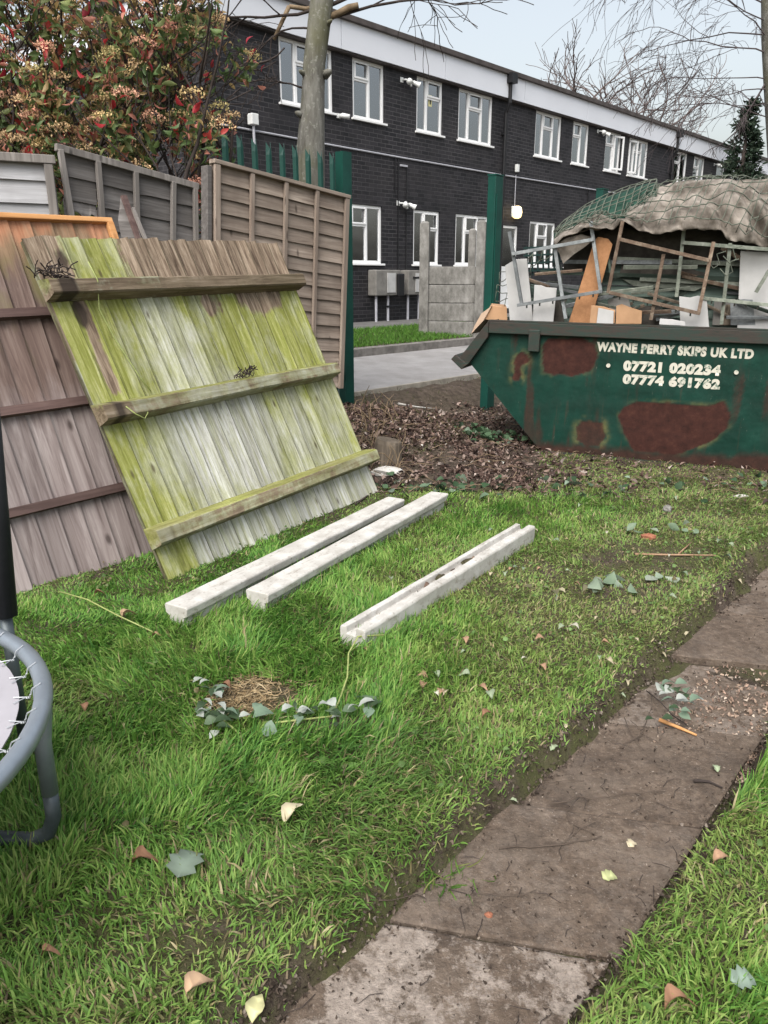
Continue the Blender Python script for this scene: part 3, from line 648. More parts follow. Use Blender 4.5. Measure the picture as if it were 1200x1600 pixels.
# ------------------------------------------------------------------ palisade fence
pf = thing('palisade_fence', 'dark green steel palisade fence behind the timber panels', 'fence', (0, 0, 0))
PO = np.array(at(540, 400, 7.75)[:2]); PTH = R_(40.5); rp = math.pi / 2 - PTH; E3 = np.array([math.sin(PTH), math.cos(PTH)]); N3 = np.array([E3[1], -E3[0]])
def along(t, off=0): return np.array([PO[0] + t * E3[0] + off * N3[0], PO[1] + t * E3[1] + off * N3[1]])
def pal_h(t): return 2.43
mpale = None
for k in range(9):
    t_ = -.18 - k * .152; p = along(t_, .03)
    mb = MB(); h = 2.49 + random.uniform(-.015, .015); tw = random.uniform(-.006, .006)
    pr = [(-.034, .012), (-.012, -.008), (.012, -.008), (.034, .012)]
    V = [(x, y, .1) for x, y in pr] + [(x, y, h - .10) for x, y in pr] + [(-.026 + tw, .02, h), (-.004 + tw, -.004, h - .05), (.004 + tw, -.004, h - .05), (.026 + tw, .02, h)]
    F = [(i, i + 1, i + 5, i + 4) for i in range(3)] + [(4, 5, 9, 8), (5, 6, 10, 9), (6, 7, 11, 10)]
    mb.mesh(V, F); o = mb.build('pale', M['pal_green'], pf); o.location = (p[0], p[1], 0); o.rotation_euler = (0, 0, rp)
    sm = o.modifiers.new('solid', 'SOLIDIFY'); sm.thickness = .004
for z in (.45, 2.08):
    a_, b_ = along(-1.5, -.02), along(-.02, -.02); MB().bar((*a_, z), (*b_, z), .045, .045).build('rail', M['pal_dark'], pf)
def post_(parent, p, h, zb, w=.11, d=.07, name='post', m='pal_green'):
    mb = MB(); mb.box((-w / 2, -.006, 0), (w / 2, .006, h)); mb.box((-w / 2, .0061, 0), (-w / 2 + .01, d, h)); mb.box((w / 2 - .01, .0061, 0), (w / 2, d, h)); mb.box((-w / 2 + .0102, d - .012, 0), (w / 2 - .0102, d - .002, h - .01))
    o = mb.build(name, M[m], parent); o.location = (p[0], p[1], zb); o.rotation_euler = (0, 0, rp); return o
post_(pf, along(0, .03), 2.505, 0, .12, .09)
gp = thing('gate_post', 'tall dark green steel post standing alone behind the left end of the skip', 'post', (*(at(766, 500, 8.92)[:2]), -.15), rp)
mb = MB(); mb.box((-.075, -.05, 0), (.075, .05, 2.585)); mb.build('shaft', M['pal_green'], gp, bevel=.006); mb = MB(); mb.box((-.08, -.055, 2.586), (.08, .055, 2.60)); mb.build('cap', M['pal_green'], gp)
MB().box((-.055, -.062, .4), (.055, -.0505, 2.4)).build('face_plate', M['pal_green'], gp)
q = at(940, 310, 10.6); g2 = thing('fence_post', 'dark green steel post top showing above the netted skip load', 'post', (q[0], q[1], -.1), rp)
mb = MB(); mb.box((-.07, -.05, 0), (.07, .05, q[2] + .20)); mb.build('shaft', M['pal_green'], g2, bevel=.006); MB().box((-.075, -.055, q[2] + .201), (.075, .055, q[2] + .215)).build('cap', M['pal_green'], g2)

# ------------------------------------------------------------------ lap fence panel (right) and the ones left of it
def M3(cols): return Matrix([[cols[j][i] for j in range(3)] for i in range(3)])
RL = Matrix(((.643, -.765, .045), (.760, .644, .090), (-.098, -.024, .995))); OL = (-1.354, 6.062, .554)
lap = thing('lap_fence_panel', 'brown weathered overlap fence panel beside the green palisade post', 'fence panel', OL, RL)
LW, LH = 1.46, 1.66
mb = MB(); ns = 15; sp = (LH - .02) / ns
for k in range(ns):
    z0 = .01 + k * sp; n = 24; V = []; F = []; r = random.random()
    for i in range(n + 1):
        x = .005 + (LW - .01) * i / n; w = .006 * (vnoise(x * 3, k * 7.3, seed=21) - .5) + .004 * (vnoise(x * 14, k * 3.3, seed=22) - .5)
        V += [(x, -.018, z0 + w), (x, -.010, z0 + w - .001), (x, .004, z0 + sp + .02)]
    for i in range(n): F += [(3 * i, 3 * i + 3, 3 * i + 5, 3 * i + 2), (3 * i + 1, 3 * i + 4, 3 * i + 3, 3 * i)]
    mb.mesh(V, F, r)
mb.build('overlap_boards', M['wood_lap'], lap)
for x in (.0, .345, .70, 1.055, 1.42):
    mb = MB(); w = .05 if x in (0, 1.42) else .036; mb.box((x, -.045, 0), (x + w, -.019, LH - .002), random.random()); mb.build('batten', M['wood_lapv'], lap, bevel=.003)
MB().box((-.01, -.05, LH), (LW + .02, .02, LH + .03), .4).build('top_rail', M['wood_lap'], lap, bevel=.004)
for x in (.0, 1.42): MB().box((x, .006, 0), (x + .045, .03, LH - .002), random.random()).build('batten', M['wood_lapv'], lap, bevel=.003)
# dark timber post left of the lap panel
wp = thing('timber_post', 'dark grey timber post between the brown panel and the broken panel', 'post', OL, RL)
MB().box((-.055, -.02, -.4), (-.012, .06, LH - .02), .3).build('shaft', M['wood_grey'], wp, bevel=.006)
# broken panel in the same line
br = thing('broken_fence_panel', 'sagging grey fence panel with split boards and a loose left frame', 'fence panel', np.array(OL) + np.array(RL @ Vector((0, .10, 0))), RL)
mb = MB()
def zb_top(x): return 1.555 - .035 * (x + 1.16) / 1.1
for (x0, x1) in ((-1.10, -.87), (-.86, -.57), (-.56, -.26), (-.25, -.07)):
    for k in range(10):
        z1 = zb_top(x0) - .02 - k * .145; z0 = z1 - .155
        if x0 == -1.10 and k in (3,): continue
        r = random.random(); n = 10; V = []; F = []
        for i in range(n + 1):
            x = x0 + (x1 - x0) * i / n; jag = 0
            if x0 == -1.10 and k == 2: jag = .09 * abs(vnoise(x * 22, 1.0, seed=31)) * (1 if i > 2 else .4)
            V += [(x, .012, z0 + jag + .006 * vnoise(x * 9, k, seed=33)), (x, .028, z1)]
        for i in range(n): F.append((2 * i, 2 * i + 2, 2 * i + 3, 2 * i + 1))
        mb.mesh(V, F, r)
o = mb.build('overlap_boards', M['wood_grey'], br); o.modifiers.new('s', 'SOLIDIFY').thickness = .006
MB().bar((-1.155, 0, 1.54), (-.05, 0, 1.50), .035, .045, up=(0, 0, 1), r=.5).build('top_rail', M['wood_greyv'], br, bevel=.004)
for (a, b_) in (((-1.13, -.01, 1.53), (-1.00, -.03, .6)), ((-1.19, .02, 1.42), (-1.10, .02, .6)), ((-.87, -.012, 1.51), (-.80, -.012, .4)), ((-.585, -.012, 1.50), (-.57, -.012, .4)), ((-.275, -.012, 1.49), (-.30, -.012, .4)), ((-.085, -.012, 1.48), (-.07, -.012, .3))):
    MB().bar(a, b_, .034, .03, up=(0, 1, 0), r=random.random()).build('batten', M['wood_greyv'], br, bevel=.003)
# loose scraps leaning on the broken panel
sc = thing('broken_board', 'snapped grey boards leaning in front of the sagging broken panel', 'board', at(206, 420, 5.15))
oq = at(206, 420, 5.15)
def relp(px, py, Y): return at(px, py, Y) - oq
mb = MB(); mb.mesh([relp(190, 310, 5.2), relp(197, 305, 5.2), relp(222, 372, 5.12), relp(216, 420, 5.1), relp(200, 420, 5.1), relp(186, 345, 5.16)], [(0, 1, 2, 3, 4, 5)], .2)
o = mb.build('split_board', M['wood_grey'], sc); o.modifiers.new('s', 'SOLIDIFY').thickness = .014
MB().bar(relp(193, 306, 5.17), relp(226, 400, 5.08), .035, .022, r=.05).build('batten', M['wood_rail'], sc); MB().bar(relp(207, 325, 5.16), relp(238, 400, 5.06), .018, .02, r=.7).build('batten', M['wood_greyv'], sc)
# far left silver panel
TRp = at(80, 249, 5.3); dv = Vector((.893, .449, 0)).normalized()
RS = Matrix(((dv.x, -dv.y, 0), (dv.y, dv.x, 0), (0, 0, 1)))
fs = thing('silver_fence_panel', 'pale silver grey overlap fence panel above the orange topped panel', 'fence panel', (TRp[0], TRp[1], TRp[2] - 1.75), RS)
mb = MB(); sp = .135
for k in range(13):
    z0 = k * sp; V = []; F = []; n = 16
    for i in range(n + 1):
        x = -1.8 + 1.77 * i / n; w = .008 * (vnoise(x * 2.5, k * 5.1, seed=41) - .5); V += [(x, -.018, z0 + w), (x, -.01, z0 + w - .001), (x, .006, z0 + sp + .02)]
    for i in range(n): F += [(3 * i, 3 * i + 3, 3 * i + 5, 3 * i + 2), (3 * i + 1, 3 * i + 4, 3 * i + 3, 3 * i)]
    mb.mesh(V, F, random.random())
mb.build('overlap_boards', M['wood_silver'], fs)
MB().box((-1.85, -.05, 1.72), (.02, .02, 1.77), .5).build('top_rail', M['wood_greyv'], fs, bevel=.004)
for x in (-.05, -.9, -1.85): MB().box((x, -.045, 0), (x + .05, -.02, 1.718), random.random()).build('batten', M['wood_greyv'], fs, bevel=.003)

# ------------------------------------------------------------------ leaning green panel
RG = Matrix(((.526, -.762, -.377), (.850, .480, .216), (.016, -.435, .900))); OG = (-1.037, 3.447, -.03)
gp_ = thing('mossy_fence_panel', 'algae green closeboard fence panel with three thick rails leaning back', 'fence panel', OG, RG)
GW, GH = 1.873, 1.80
def zones(x, z):
    u = x / GW; v = z / GH; n1 = fbm(x * 3, z * 3, seed=51) - .5; n2 = fbm(x * 7, z * 1.5, seed=52) - .5
    moss = np.full(x.shape, .57) + .35 * n2
    moss = np.where(v > .52, moss + .16, moss)
    moss = moss - .80 * np.exp(-((u - .42) / .24) ** 2 - ((v - .34) / .16) ** 2)          # bleached middle
    moss = moss - .8 * (1 - sstep(.08, .19, v)) * sstep(.08, .2, u) * (1 - .5 * np.exp(-((u - .72) / .05) ** 2))
    moss = moss + .30 * np.exp(-((u - .62) / .05) ** 2 - ((v - .35) / .2) ** 2)
    moss = moss + .25 * np.exp(-((u - .06) / .09) ** 2) * (v < .85) - .28 * np.exp(-((u - .36) / .1) ** 2 - ((v - .68) / .15) ** 2)
    moss = moss + .25 * np.exp(-((u - .86) / .1) ** 2 - ((v - .6) / .2) ** 2)
    br_ = sstep(.845, .87, v) * (.98 - .75 * np.exp(-((u - .20) / .13) ** 2) + .3 * n1)
    br_ = np.maximum(br_, .95 * np.exp(-((u - .80) / .12) ** 4 - ((v - .80) / .075) ** 2) + .35 * n1 - .02)
    br_ = np.maximum(br_, .75 * np.exp(-((u - .56) / .06) ** 2 - ((v - .78) / .06) ** 2))
    br_ = np.maximum(br_, .75 * np.exp(-((u - .085 - .02 * n1) / .022) ** 2) * sstep(.5, .56, v) * (1 - sstep(.84, .86, v)))
    dk = .9 * np.exp(-((u - .075) / .028) ** 2 - ((v - .775) / .06) ** 2) + .8 * np.exp(-((u - .09) / .03) ** 2 - ((v - .93) / .05) ** 2) + n1 * .3
    return moss, br_, dk
mb = MB(); nb = 18; AX = []; step = GW / nb
for k in range(nb):
    x0 = k * step; r = random.random(); nz = 40; V = []; F = []; topj = random.uniform(-.012, .004); yo = random.uniform(-.003, .003)
    xs = [x0 + .001, x0 + step * .35, x0 + step * .7, x0 + step * 1.02]; ys = [-.002, -.006, -.011, -.017]
    for i in range(nz + 1):
        z = (GH + topj) * i / nz
        for x_, y_ in zip(xs, ys):
            zz = z
            if i == nz: zz += .012 * (vnoise(x_ * 40, k, seed=61) - .6)
            V.append((x_, y_ + yo + .003 * (vnoise(x_ * 4, z * 1.5, seed=62) - .5), zz))
        V.append((xs[-1] + .0005, -.002 + yo, V[-1][2]))
    for i in range(nz):
        for j in range(4): F.append((5 * i + j, 5 * i + j + 1, 5 * i + 5 + j + 1, 5 * i + 5 + j))
    mb.mesh(V, F, r)
# backs and edge of the panel
arr = np.array(mb.v); m_, b_, d_ = zones(arr[:, 0], arr[:, 2])
boards = mb.build('boards', M['moss_board'], gp_, attrs={'moss': m_, 'brown': b_, 'dark': d_})
mb = MB(); mb.box((.0, -.0005, .002), (GW, .018, GH - .03), .4); n_ = len(mb.v); mb.build('backing', M['moss_board'], gp_, attrs={'moss': [.5] * n_, 'brown': [.5] * n_, 'dark': [0] * n_})
def arris(z, x0, x1, dark_left, mo, brn):
    mb = MB(); n = 44; V = []; F = []; MO = []; BR = []; DK = []
    for i in range(n + 1):
        x = x0 + (x1 - x0) * i / n; wob = .006 * (vnoise(x * 3, z, seed=71) - .5); e = .005 * (vnoise(x * 16, z * 5, seed=72) - .5)
        sec = [(-.012, -.060), (-.085 + e, -.052 + e), (-.095 + e, -.045), (-.098 + e, .014), (-.088 + e, .023 - e), (-.012, .050 + e)]
        for j, (y, dz) in enumerate(sec):
            V.append((x, y, z + dz + wob)); up = j >= 4
            base = mo(x / GW); MO.append((1.0 if up else .55) * base); BR.append(brn(x / GW) + (0 if up else .32)); DK.append(.9 * math.exp(-((x - .07) / .05) ** 2) * dark_left + (0 if up else .15 * vnoise(x * 6, z, seed=73)))
    for i in range(n):
        for j in range(6): k = (j + 1) % 6; F.append((6 * i + j, 6 * i + k, 6 * i + 6 + k, 6 * i + 6 + j))
    F += [tuple(range(5, -1, -1)), tuple(6 * n + j for j in range(6))]
    mb.mesh(V, F, random.random()); mb.build('arris_rail', M['moss_rail'], gp_, attrs={'moss': MO, 'brown': BR, 'dark': DK})
arris(1.515, -.02, 1.905, 1.1, lambda u: .75 if u < .35 else .40, lambda u: .25 if u < .35 else .68)
arris(.885, -.02, 1.885, .7, lambda u: .95, lambda u: .55 if u < .07 else .12)
arris(.250, -.02, 1.925, .4, lambda u: 1.0, lambda u: .12)
# ------------------------------------------------------------------ left feather-edge panel
RF = Matrix(((.644, -.701, -.306), (.765, .597, .244), (.012, -.391, .920))); OF = (-2.239, 2.609, -.06)
lf = thing('orange_topped_fence_panel', 'mauve brown feather edge fence panel with fresh orange top cap, leaning behind the mossy one', 'fence panel', OF, RF)
FW, FH = 1.97, 1.86
mb = MB(); nb = 17; step = FW / nb
for k in range(nb):
    x0 = k * step; r = random.random(); V = []; F = []; nz = 14
    for i in range(nz + 1):
        z = FH * i / nz
        for x_, y_ in ((x0 + .002, -.003), (x0 + step * .5, -.010), (x0 + step * 1.06, -.018), (x0 + step * 1.06 + .0005, -.004)): V.append((x_ + .004 * (vnoise(k, z * 2, seed=81) - .5), y_, z))
    for i in range(nz):
        for j in range(3): F.append((4 * i + j, 4 * i + j + 1, 4 * i + 5 + j, 4 * i + 4 + j))
    mb.mesh(V, F, r)
mb.build('boards', M['feather'], lf)
MB().box((0, -.002, .0), (FW, .016, FH - .01), .3).build('backing', M['feather'], lf)
for z in (.42, .895, 1.37): 
    mb = MB(); n = 20; V = []; F = []
    for i in range(n + 1):
        x = .0 + FW * i / n; e = .006 * (vnoise(x * 6, z * 9, seed=84) - .5)
        for y, dz in ((-.012, -.025), (-.052, -.022), (-.055, .02), (-.012, .024 + e)): V.append((x, y, z + dz))
    for i in range(n):
        for j in range(4): k = (j + 1) % 4; F.append((4 * i + j, 4 * i + k, 4 * i + 4 + k, 4 * i + 4 + j))
    F += [(3, 2, 1, 0), (4 * n, 4 * n + 1, 4 * n + 2, 4 * n + 3)]
    mb.mesh(V, F, random.random()); mb.build('rail', M['wood_rail'], lf)
MB().box((-.01, -.045, FH), (FW + .01, .03, FH + .028), .5).build('top_cap', M['wood_orange'], lf, bevel=.004)
MB().box((FW - .03, -.05, FH - .30), (FW + .008, -.019, FH - .001), .2).build('edge_batten', M['wood_orange'], lf, bevel=.003)

# ------------------------------------------------------------------ concrete slotted posts on the grass
def lying_post(name, pa, pb, sec, label, dz=0.0, broken=0.0):
    """sec: outline (y across, z up) swept from pa to pb on the ground"""
    pa = np.array(pa); pb = np.array(pb); L = np.linalg.norm(pb - pa); ang = math.atan2(pb[1] - pa[1], pb[0] - pa[0])
    za, zb = zt(*pa) + dz, zt(*pb) + dz
    o_r = Matrix.Rotation(ang, 3, 'Z') @ Matrix.Rotation(-math.asin((zb - za) / L), 3, 'Y')
    n = 26; V = []; F = []; m = len(sec)
    for i in range(n + 1):
        x = L * i / n
        for j, (y, z) in enumerate(sec):
            e = .003 * (vnoise(x * 9, j * 3.3, seed=91) - .5)
            V.append((x + (broken * (vnoise(j * 1.7, 2, seed=92) - .3) if i == n else 0), y + e, z + e))
    for i in range(n):
        for j in range(m): k = (j + 1) % m; F.append((m * i + j, m * i + m + j, m * i + m + k, m * i + k))
    F += [tuple(range(m)), tuple(m * n + j for j in range(m - 1, -1, -1))]
    mb = MB(); mb.mesh(V, F); o = mb.build(name, M['concrete_pale'], None, bevel=.004)
    o.matrix_world = Matrix.Translation((pa[0], pa[1], za)) @ o_r.to_4x4(); return tag(o, label, 'concrete post', 'pale concrete posts lying on the grass')
# H section lying with a groove on each side: wide cap, narrow waist
secH = [(-.040, -.02), (.040, -.02), (.040, .045), (.058, .055), (.062, .090), (.055, .098), (-.055, .098), (-.062, .090), (-.058, .055), (-.040, .045)]
secU = [(-.06, -.02), (.06, -.02), (.062, .078), (.055, .086), (.030, .086), (.026, .058), (-.016, .058), (-.020, .092), (-.055, .092), (-.062, .082)]
lying_post('concrete_post', (-.865, 2.93), (.075, 4.58), secH, 'pale concrete post lying nearest the mossy leaning panel')
lying_post('concrete_post', (-.555, 3.10), (.345, 4.70), secH, 'pale concrete post lying between the other two on the grass', broken=.05)
lying_post('concrete_post', (-.125, 2.745), (.79, 4.09), secU, 'pale concrete post with an open muddy slot, lying rightmost on the grass')

# ------------------------------------------------------------------ skip
YAW = R_(-22); SKO = (1.32, 6.31, -.005)
RSK = Matrix.Rotation(YAW, 3, 'Z') @ Matrix.Rotation(R_(.75), 3, 'Y')
sk = thing('skip', 'dark green rusty builders skip with white stencilled lettering, heaped with scrap', 'skip', SKO, RSK)
SKM = Matrix.Translation(SKO) @ RSK.to_4x4(); SKI = SKM.inverted()
exs = np.array(RSK.col[0]); eys = np.array(RSK.col[1]); ezs = np.array(RSK.col[2])
def sp_(px, py, yl):
    """point on the photograph's sight line at local depth yl, in skip coordinates"""
    o = np.array(SKO) + eys * yl; P = hit(px, py, o, eys); return SKI @ Vector(P)
SL, SWD, SH = 1.84, 1.5, 1.06
# front/back sheet as grid with paint attributes
prof = [(0, 0), (SL, 0), (SL + .66, .715), (SL + .49, 1.06), (-.49, 1.06), (-.66, .715)]
polys = dict(big=[(.58, .36), (.62, .43), (.70, .475), (.89, .485), (1.12, .475), (1.26, .49), (1.34, .52), (1.41, .44), (1.40, .32), (1.29, .20), (1.07, .085), (.73, .08), (.62, .26)],
             top=[(-.03, .66), (-.05, .87), (-.02, .93), (.24, .95), (.36, .92), (.40, .80), (.34, .69), (.19, .64), (.05, .645)],
             small=[(.27, .24), (.30, .285), (.37, .30), (.48, .285), (.50, .18), (.46, .095), (.36, .09), (.28, .13)],
             left=[(-.29, .68), (-.26, .77), (-.22, .81), (-.17, .80), (-.16, .74), (-.205, .70), (-.19, .63), (-.22, .58), (-.26, .57), (-.285, .60)])
def sheet(y, flip, att):
    nx_, nz_ = 190, 72; V = []; RU = []; HA = []
    for k in range(nz_ + 1):
        z = SH * k / nz_
        if z <= .715: l = -.66 * z / .715
        else: l = -.66 + .17 * (z - .715) / .345
        for i in range(nx_ + 1): V.append((l + (SL - 2 * l) * i / nx_, y, z))
    A = np.array(V); x, z = A[:, 0], A[:, 2]; nn = .035 * (fbm(x * 9, z * 9, seed=101) - .5) + .012 * (fbm(x * 40, z * 40, seed=102) - .5)
    ru = np.zeros(len(A)); ha = np.zeros(len(A))
    if att:
        for k_, pl in polys.items():
            s = sdf_poly(x, z, pl) + nn * (1.0 if k_ != 'left' else 1.4)
            w_ = .018 if k_ in ('big', 'top') else .03
            dm = .6 if k_ == 'small' else 1
            ru = np.maximum(ru, (1 - sstep(-.008, .006, s)) * (1 if k_ != 'small' else .85)); hs_ = .6 * np.exp(-((s - .004) / w_) ** 2) * sstep(.42, .62, fbm(x * 12, z * 12, seed=105))
            if k_ == 'top': hs_ = hs_ * .45
            if k_ == 'big': hs_ = hs_ * (.35 + .65 * np.exp(-((x - 1.2) / .16) ** 2 - ((z - .14) / .1) ** 2) + .4 * np.exp(-((x - 1.1) / .4) ** 2 - ((z - .5) / .05) ** 2))
            ha = np.maximum(ha, hs_)
    foot = 1 - sstep(.05, .12, z + nn * 2.2 - .05 * sstep(.9, 1.8, x)); ru = np.maximum(ru, .85 * foot)
    drip = sstep(.62, .74, fbm(x * 14, z * 1.6, seed=111)) * .6; ru = np.maximum(ru, drip)
    F = []; w = nx_ + 1
    for k in range(nz_):
        for i in range(nx_):
            q = (k * w + i, k * w + i + 1, (k + 1) * w + i + 1, (k + 1) * w + i); F.append(q if not flip else q[::-1])
    return V, F, ru, ha
Vf, Ff, ru, ha = sheet(0, False, True); Vb, Fb, ru2, ha2 = sheet(SWD, True, False)
mb = MB(); mb.mesh(Vf, Ff); mb.mesh(Vb, Fb)
ends = []; RU = list(ru) + list(ru2); HA = list(ha) + list(ha2)
for pts in ([(0, 0), (-.66, .715)], [(SL, 0), (SL + .66, .715)]):
    (x0, z0), (x1, z1) = pts; mb.mesh([(x0, 0, z0), (x1, 0, z1), (x1, SWD, z1), (x0, SWD, z0)], [(0, 1, 2, 3) if x1 < 0 else (3, 2, 1, 0)]); RU += [.6, .2, .2, .6]; HA += [0] * 4
mb.mesh([(0, 0, 0), (SL, 0, 0), (SL, SWD, 0), (0, SWD, 0)], [(0, 3, 2, 1)]); RU += [1] * 4; HA += [0] * 4
body = mb.build('body', M['skip'], sk, attrs={'rust': RU, 'halo': HA})
# rim: box section along the top and down the sloping ends
for y in (-.05, SWD - .03):
    MB().box((-.50, y, SH - .005), (SL + .50, y + .08, SH + .005 + .0)).build('rim_cap', M['rim'], sk)
    MB().box((-.495, y + .0015, SH - .10), (SL + .495, y + .0785, SH - .0055)).build('rim', M['rim'], sk, bevel=.006)
    for s in (0, 1):
        X = (lambda v: v) if s == 0 else (lambda v: SL - v)
        poly = [(X(-.4955), SH + .003), (X(-.735), .745), (X(-.66), .69), (X(-.4965), SH - .13)]
        if s: poly = poly[::-1]
        MB().prism(poly, y - .0015, y + .08).build('end_rim', M['rim'], sk, bevel=.005)
for s in (0, 1):
    X = (lambda v: v) if s == 0 else (lambda v: SL - v)
    poly = [(X(-.765), .775), (X(-.80), .735), (X(-.705), .655), (X(-.655), .70)]
    if s: poly = poly[::-1]
    MB().prism(poly, -.07, SWD + .07).build('end_lip', M['rim'], sk, bevel=.005)
    poly = [(X(-.50), SH - .004), (X(-.735), .749), (X(-.715), .735), (X(-.48), SH - .03)]
    if s: poly = poly[::-1]
    MB().prism(poly, .0312, SWD - .0312).build('end_plate', M['skip'], sk, attrs={'rust': [.3] * 8, 'halo': [0] * 8})
for x in (-.115, SL + .115): MB().box((x - .045, -.062, .83), (x + .045, -.002, 1.0)).build('lug', M['rim'], sk, bevel=.005)
MB().box((.0, -.02, -.02), (SL, SWD + .02, .018)).build('skid', M['rim'], sk)
for x in (.475, 1.40): 
    mb = MB(); mb.tube([(x, -.001, .745), (x, -.014, .745)], .016, 10); mb.build('bolt', M['stencil'], sk)
def lettering(txt, x0, x1, z0, z1, bold=.05, rot=0.0):
    cu = bpy.data.curves.new('t', 'FONT'); cu.body = txt; cu.size = 1; cu.offset = bold; cu.space_character = 1.12; cu.resolution_u = 4
    ob = bpy.data.objects.new('t', cu); COL.objects.link(ob); bpy.context.view_layer.update()
    me = bpy.data.meshes.new_from_object(ob.evaluated_get(bpy.context.evaluated_depsgraph_get())); bpy.data.objects.remove(ob); me.name = 'lettering'
    co = np.zeros(len(me.vertices) * 3); me.vertices.foreach_get('co', co); co = co.reshape(-1, 3)
    mn, mx_ = co.min(0), co.max(0); u = (co[:, 0] - mn[0]) / (mx_[0] - mn[0]); v = (co[:, 1] - mn[1]) / (mx_[1] - mn[1])
    P = np.stack([x0 + (x1 - x0) * u, np.full(len(u), -.003), z0 + (z1 - z0) * v + rot * u], 1); me.vertices.foreach_set('co', P.ravel()); me.update()
    return link('lettering', me, M['stencil'], sk)
lettering('WAYNE PERRY SKIPS UK LTD', .372, 1.50, .851, .925, .06, -.006)
lettering('07721 020234', .588, 1.292, .708, .792, .07)
lettering('07774 691762', .594, 1.302, .606, .690, .07)

# ------------------------------------------------------------------ skip load
def lthing(name, label, cat, group=None): return thing(name, label, cat, SKO, RSK, group)
rub = MB(); n = 40; V = []; F = []
for j in range(15):
    for i in range(n + 1):
        x = -.45 + (SL + .9) * i / n; y = .06 + (SWD - .12) * j / 14; V.append((x, y, .93 + .16 * (fbm(x * 3, y * 3, seed=121) - .5) + .12 * sstep(.25, .5, y / SWD)))
for j in range(14):
    for i in range(n): F.append((j * (n + 1) + i, j * (n + 1) + i + 1, (j + 1) * (n + 1) + i + 1, (j + 1) * (n + 1) + i))
o = lthing('rubble_fill', 'dark mixed rubbish filling the skip to its rim', 'rubbish'); rub.mesh(V, F).build('rubbish', M['rubble'], o)
def bars(name, label, m, ups, rails, yl, grp='old painted timber frames in the skip'):
    o = lthing(name, label, 'timber frame', grp)
    for k, (a, b_, w) in enumerate(ups): MB().bar(sp_(*a, yl), sp_(*b_, yl), .026, w, up=(0, 1, 0), r=random.random()).build('upright', M[m], o, bevel=.002)
    for k, (a, b_, w) in enumerate(rails):
        A, B = sp_(*a, yl - .027), sp_(*b_, yl - .027); MB().bar(A, B, .026, w, up=(0, 1, 0), r=random.random()).build('rail', M[m], o, bevel=.002)
        if k == len(rails) - 1:
            for u in np.linspace(.12, .9, 6):
                p = A.lerp(B, u); mb = MB(); mb.tube([p + Vector((0, -.0, -.012)), p + Vector((0, 0, -.035))], .007, 6); mb.build('peg', M['rim'], o)
bars('painted_lattice', 'blue grey timber frame leaning in the left of the skip', 'frame_blue', [((796, 362), (815, 474), .03), ((867, 387), (884, 498), .03), ((923, 346), (939, 458), .032)], [((800, 397), (928, 374), .02), ((808, 477), (941, 455), .026)], .16)
bars('painted_lattice', 'rotten brown timber frame tilted in the middle of the skip', 'frame_brown', [((973, 346), (950, 458), .034), ((1037, 397), (1017, 500), .03), ((1115, 378), (1091, 491), .034)], [((969, 374), (1108, 407), .026), ((952, 457), (1094, 490), .026)], .10)
bars('painted_lattice', 'sage green timber frame standing at the right of the skip', 'frame_green', [((1070, 348), (1057, 464), .032), ((1141, 380), (1127, 507), .034), ((1202, 422), (1181, 457), .02)], [((1066, 379), (1215, 391), .022), ((1099, 466), (1215, 478), .022)], .20)
def plate(name, label, cat, pts, yl, th, m, group=None, tilt=0.0):
    o = lthing(name, label, cat, group); P = [sp_(x, y, yl + (tilt * (500 - y) / 100)) for x, y in pts]; n = len(P)
    V = [tuple(p) for p in P] + [tuple(p + Vector((0, th, 0))) for p in P]; F = [tuple(range(n)), tuple(range(2 * n - 1, n - 1, -1))] + [((i + 1) % n, i, n + i, n + (i + 1) % n) for i in range(n)]
    mb = MB(); mb.mesh(V, F, random.random()); q = mb.build('sheet', M[m], o, bevel=.002); return o
plate('chipboard_offcut', 'tall orange brown chipboard plank leaning upright in the skip', 'board', [(888, 506), (928, 377), (934, 370), (950, 373), (957, 382), (922, 506)], .24, .018, 'chip')
plate('white_board', 'narrow white board standing behind the blue grey frame', 'board', [(797, 506), (789, 415), (806, 405), (823, 404), (833, 500), (833, 506)], .27, .016, 'white_board', 'white boards in the skip')
plate('white_board', 'short white board with chipped top beside the blue grey frame', 'board', [(832, 506), (835, 445), (846, 446), (853, 449), (870, 450), (864, 506)], .22, .016, 'white_board', 'white boards in the skip')
plate('white_board', 'white board piece with broken top under the brown frame', 'board', [(1063, 510), (1061, 463), (1078, 465), (1090, 462), (1104, 464), (1108, 512)], .17, .016, 'white_board', 'white boards in the skip')
plate('white_board', 'large white board at the right edge of the picture behind the green frame', 'board', [(1152, 514), (1157, 392), (1240, 396), (1240, 520)], .30, .018, 'white_board', 'white boards in the skip')
plate('white_board', 'low white strip resting on the skip rim', 'board', [(1030, 507), (1031, 498), (1050, 499), (1070, 503), (1071, 509)], .05, .02, 'white_board', 'white boards in the skip')
plate('cardboard_piece', 'brown cardboard piece with white print face on the rim', 'cardboard', [(921, 505), (924, 477), (943, 479), (961, 485), (960, 505)], .09, .03, 'card', 'cardboard pieces in the skip')
plate('cardboard_piece', 'torn brown cardboard flap beside the white faced one', 'cardboard', [(962, 506), (963, 478), (971, 475), (984, 480), (1003, 486), (1002, 506)], .10, .03, 'card', 'cardboard pieces in the skip')
plate('paper_sheet', 'white sheet lying against the cardboard on the rim', 'paper', [(932, 505), (935, 481), (959, 486), (958, 506)], .075, .006, 'white_board')
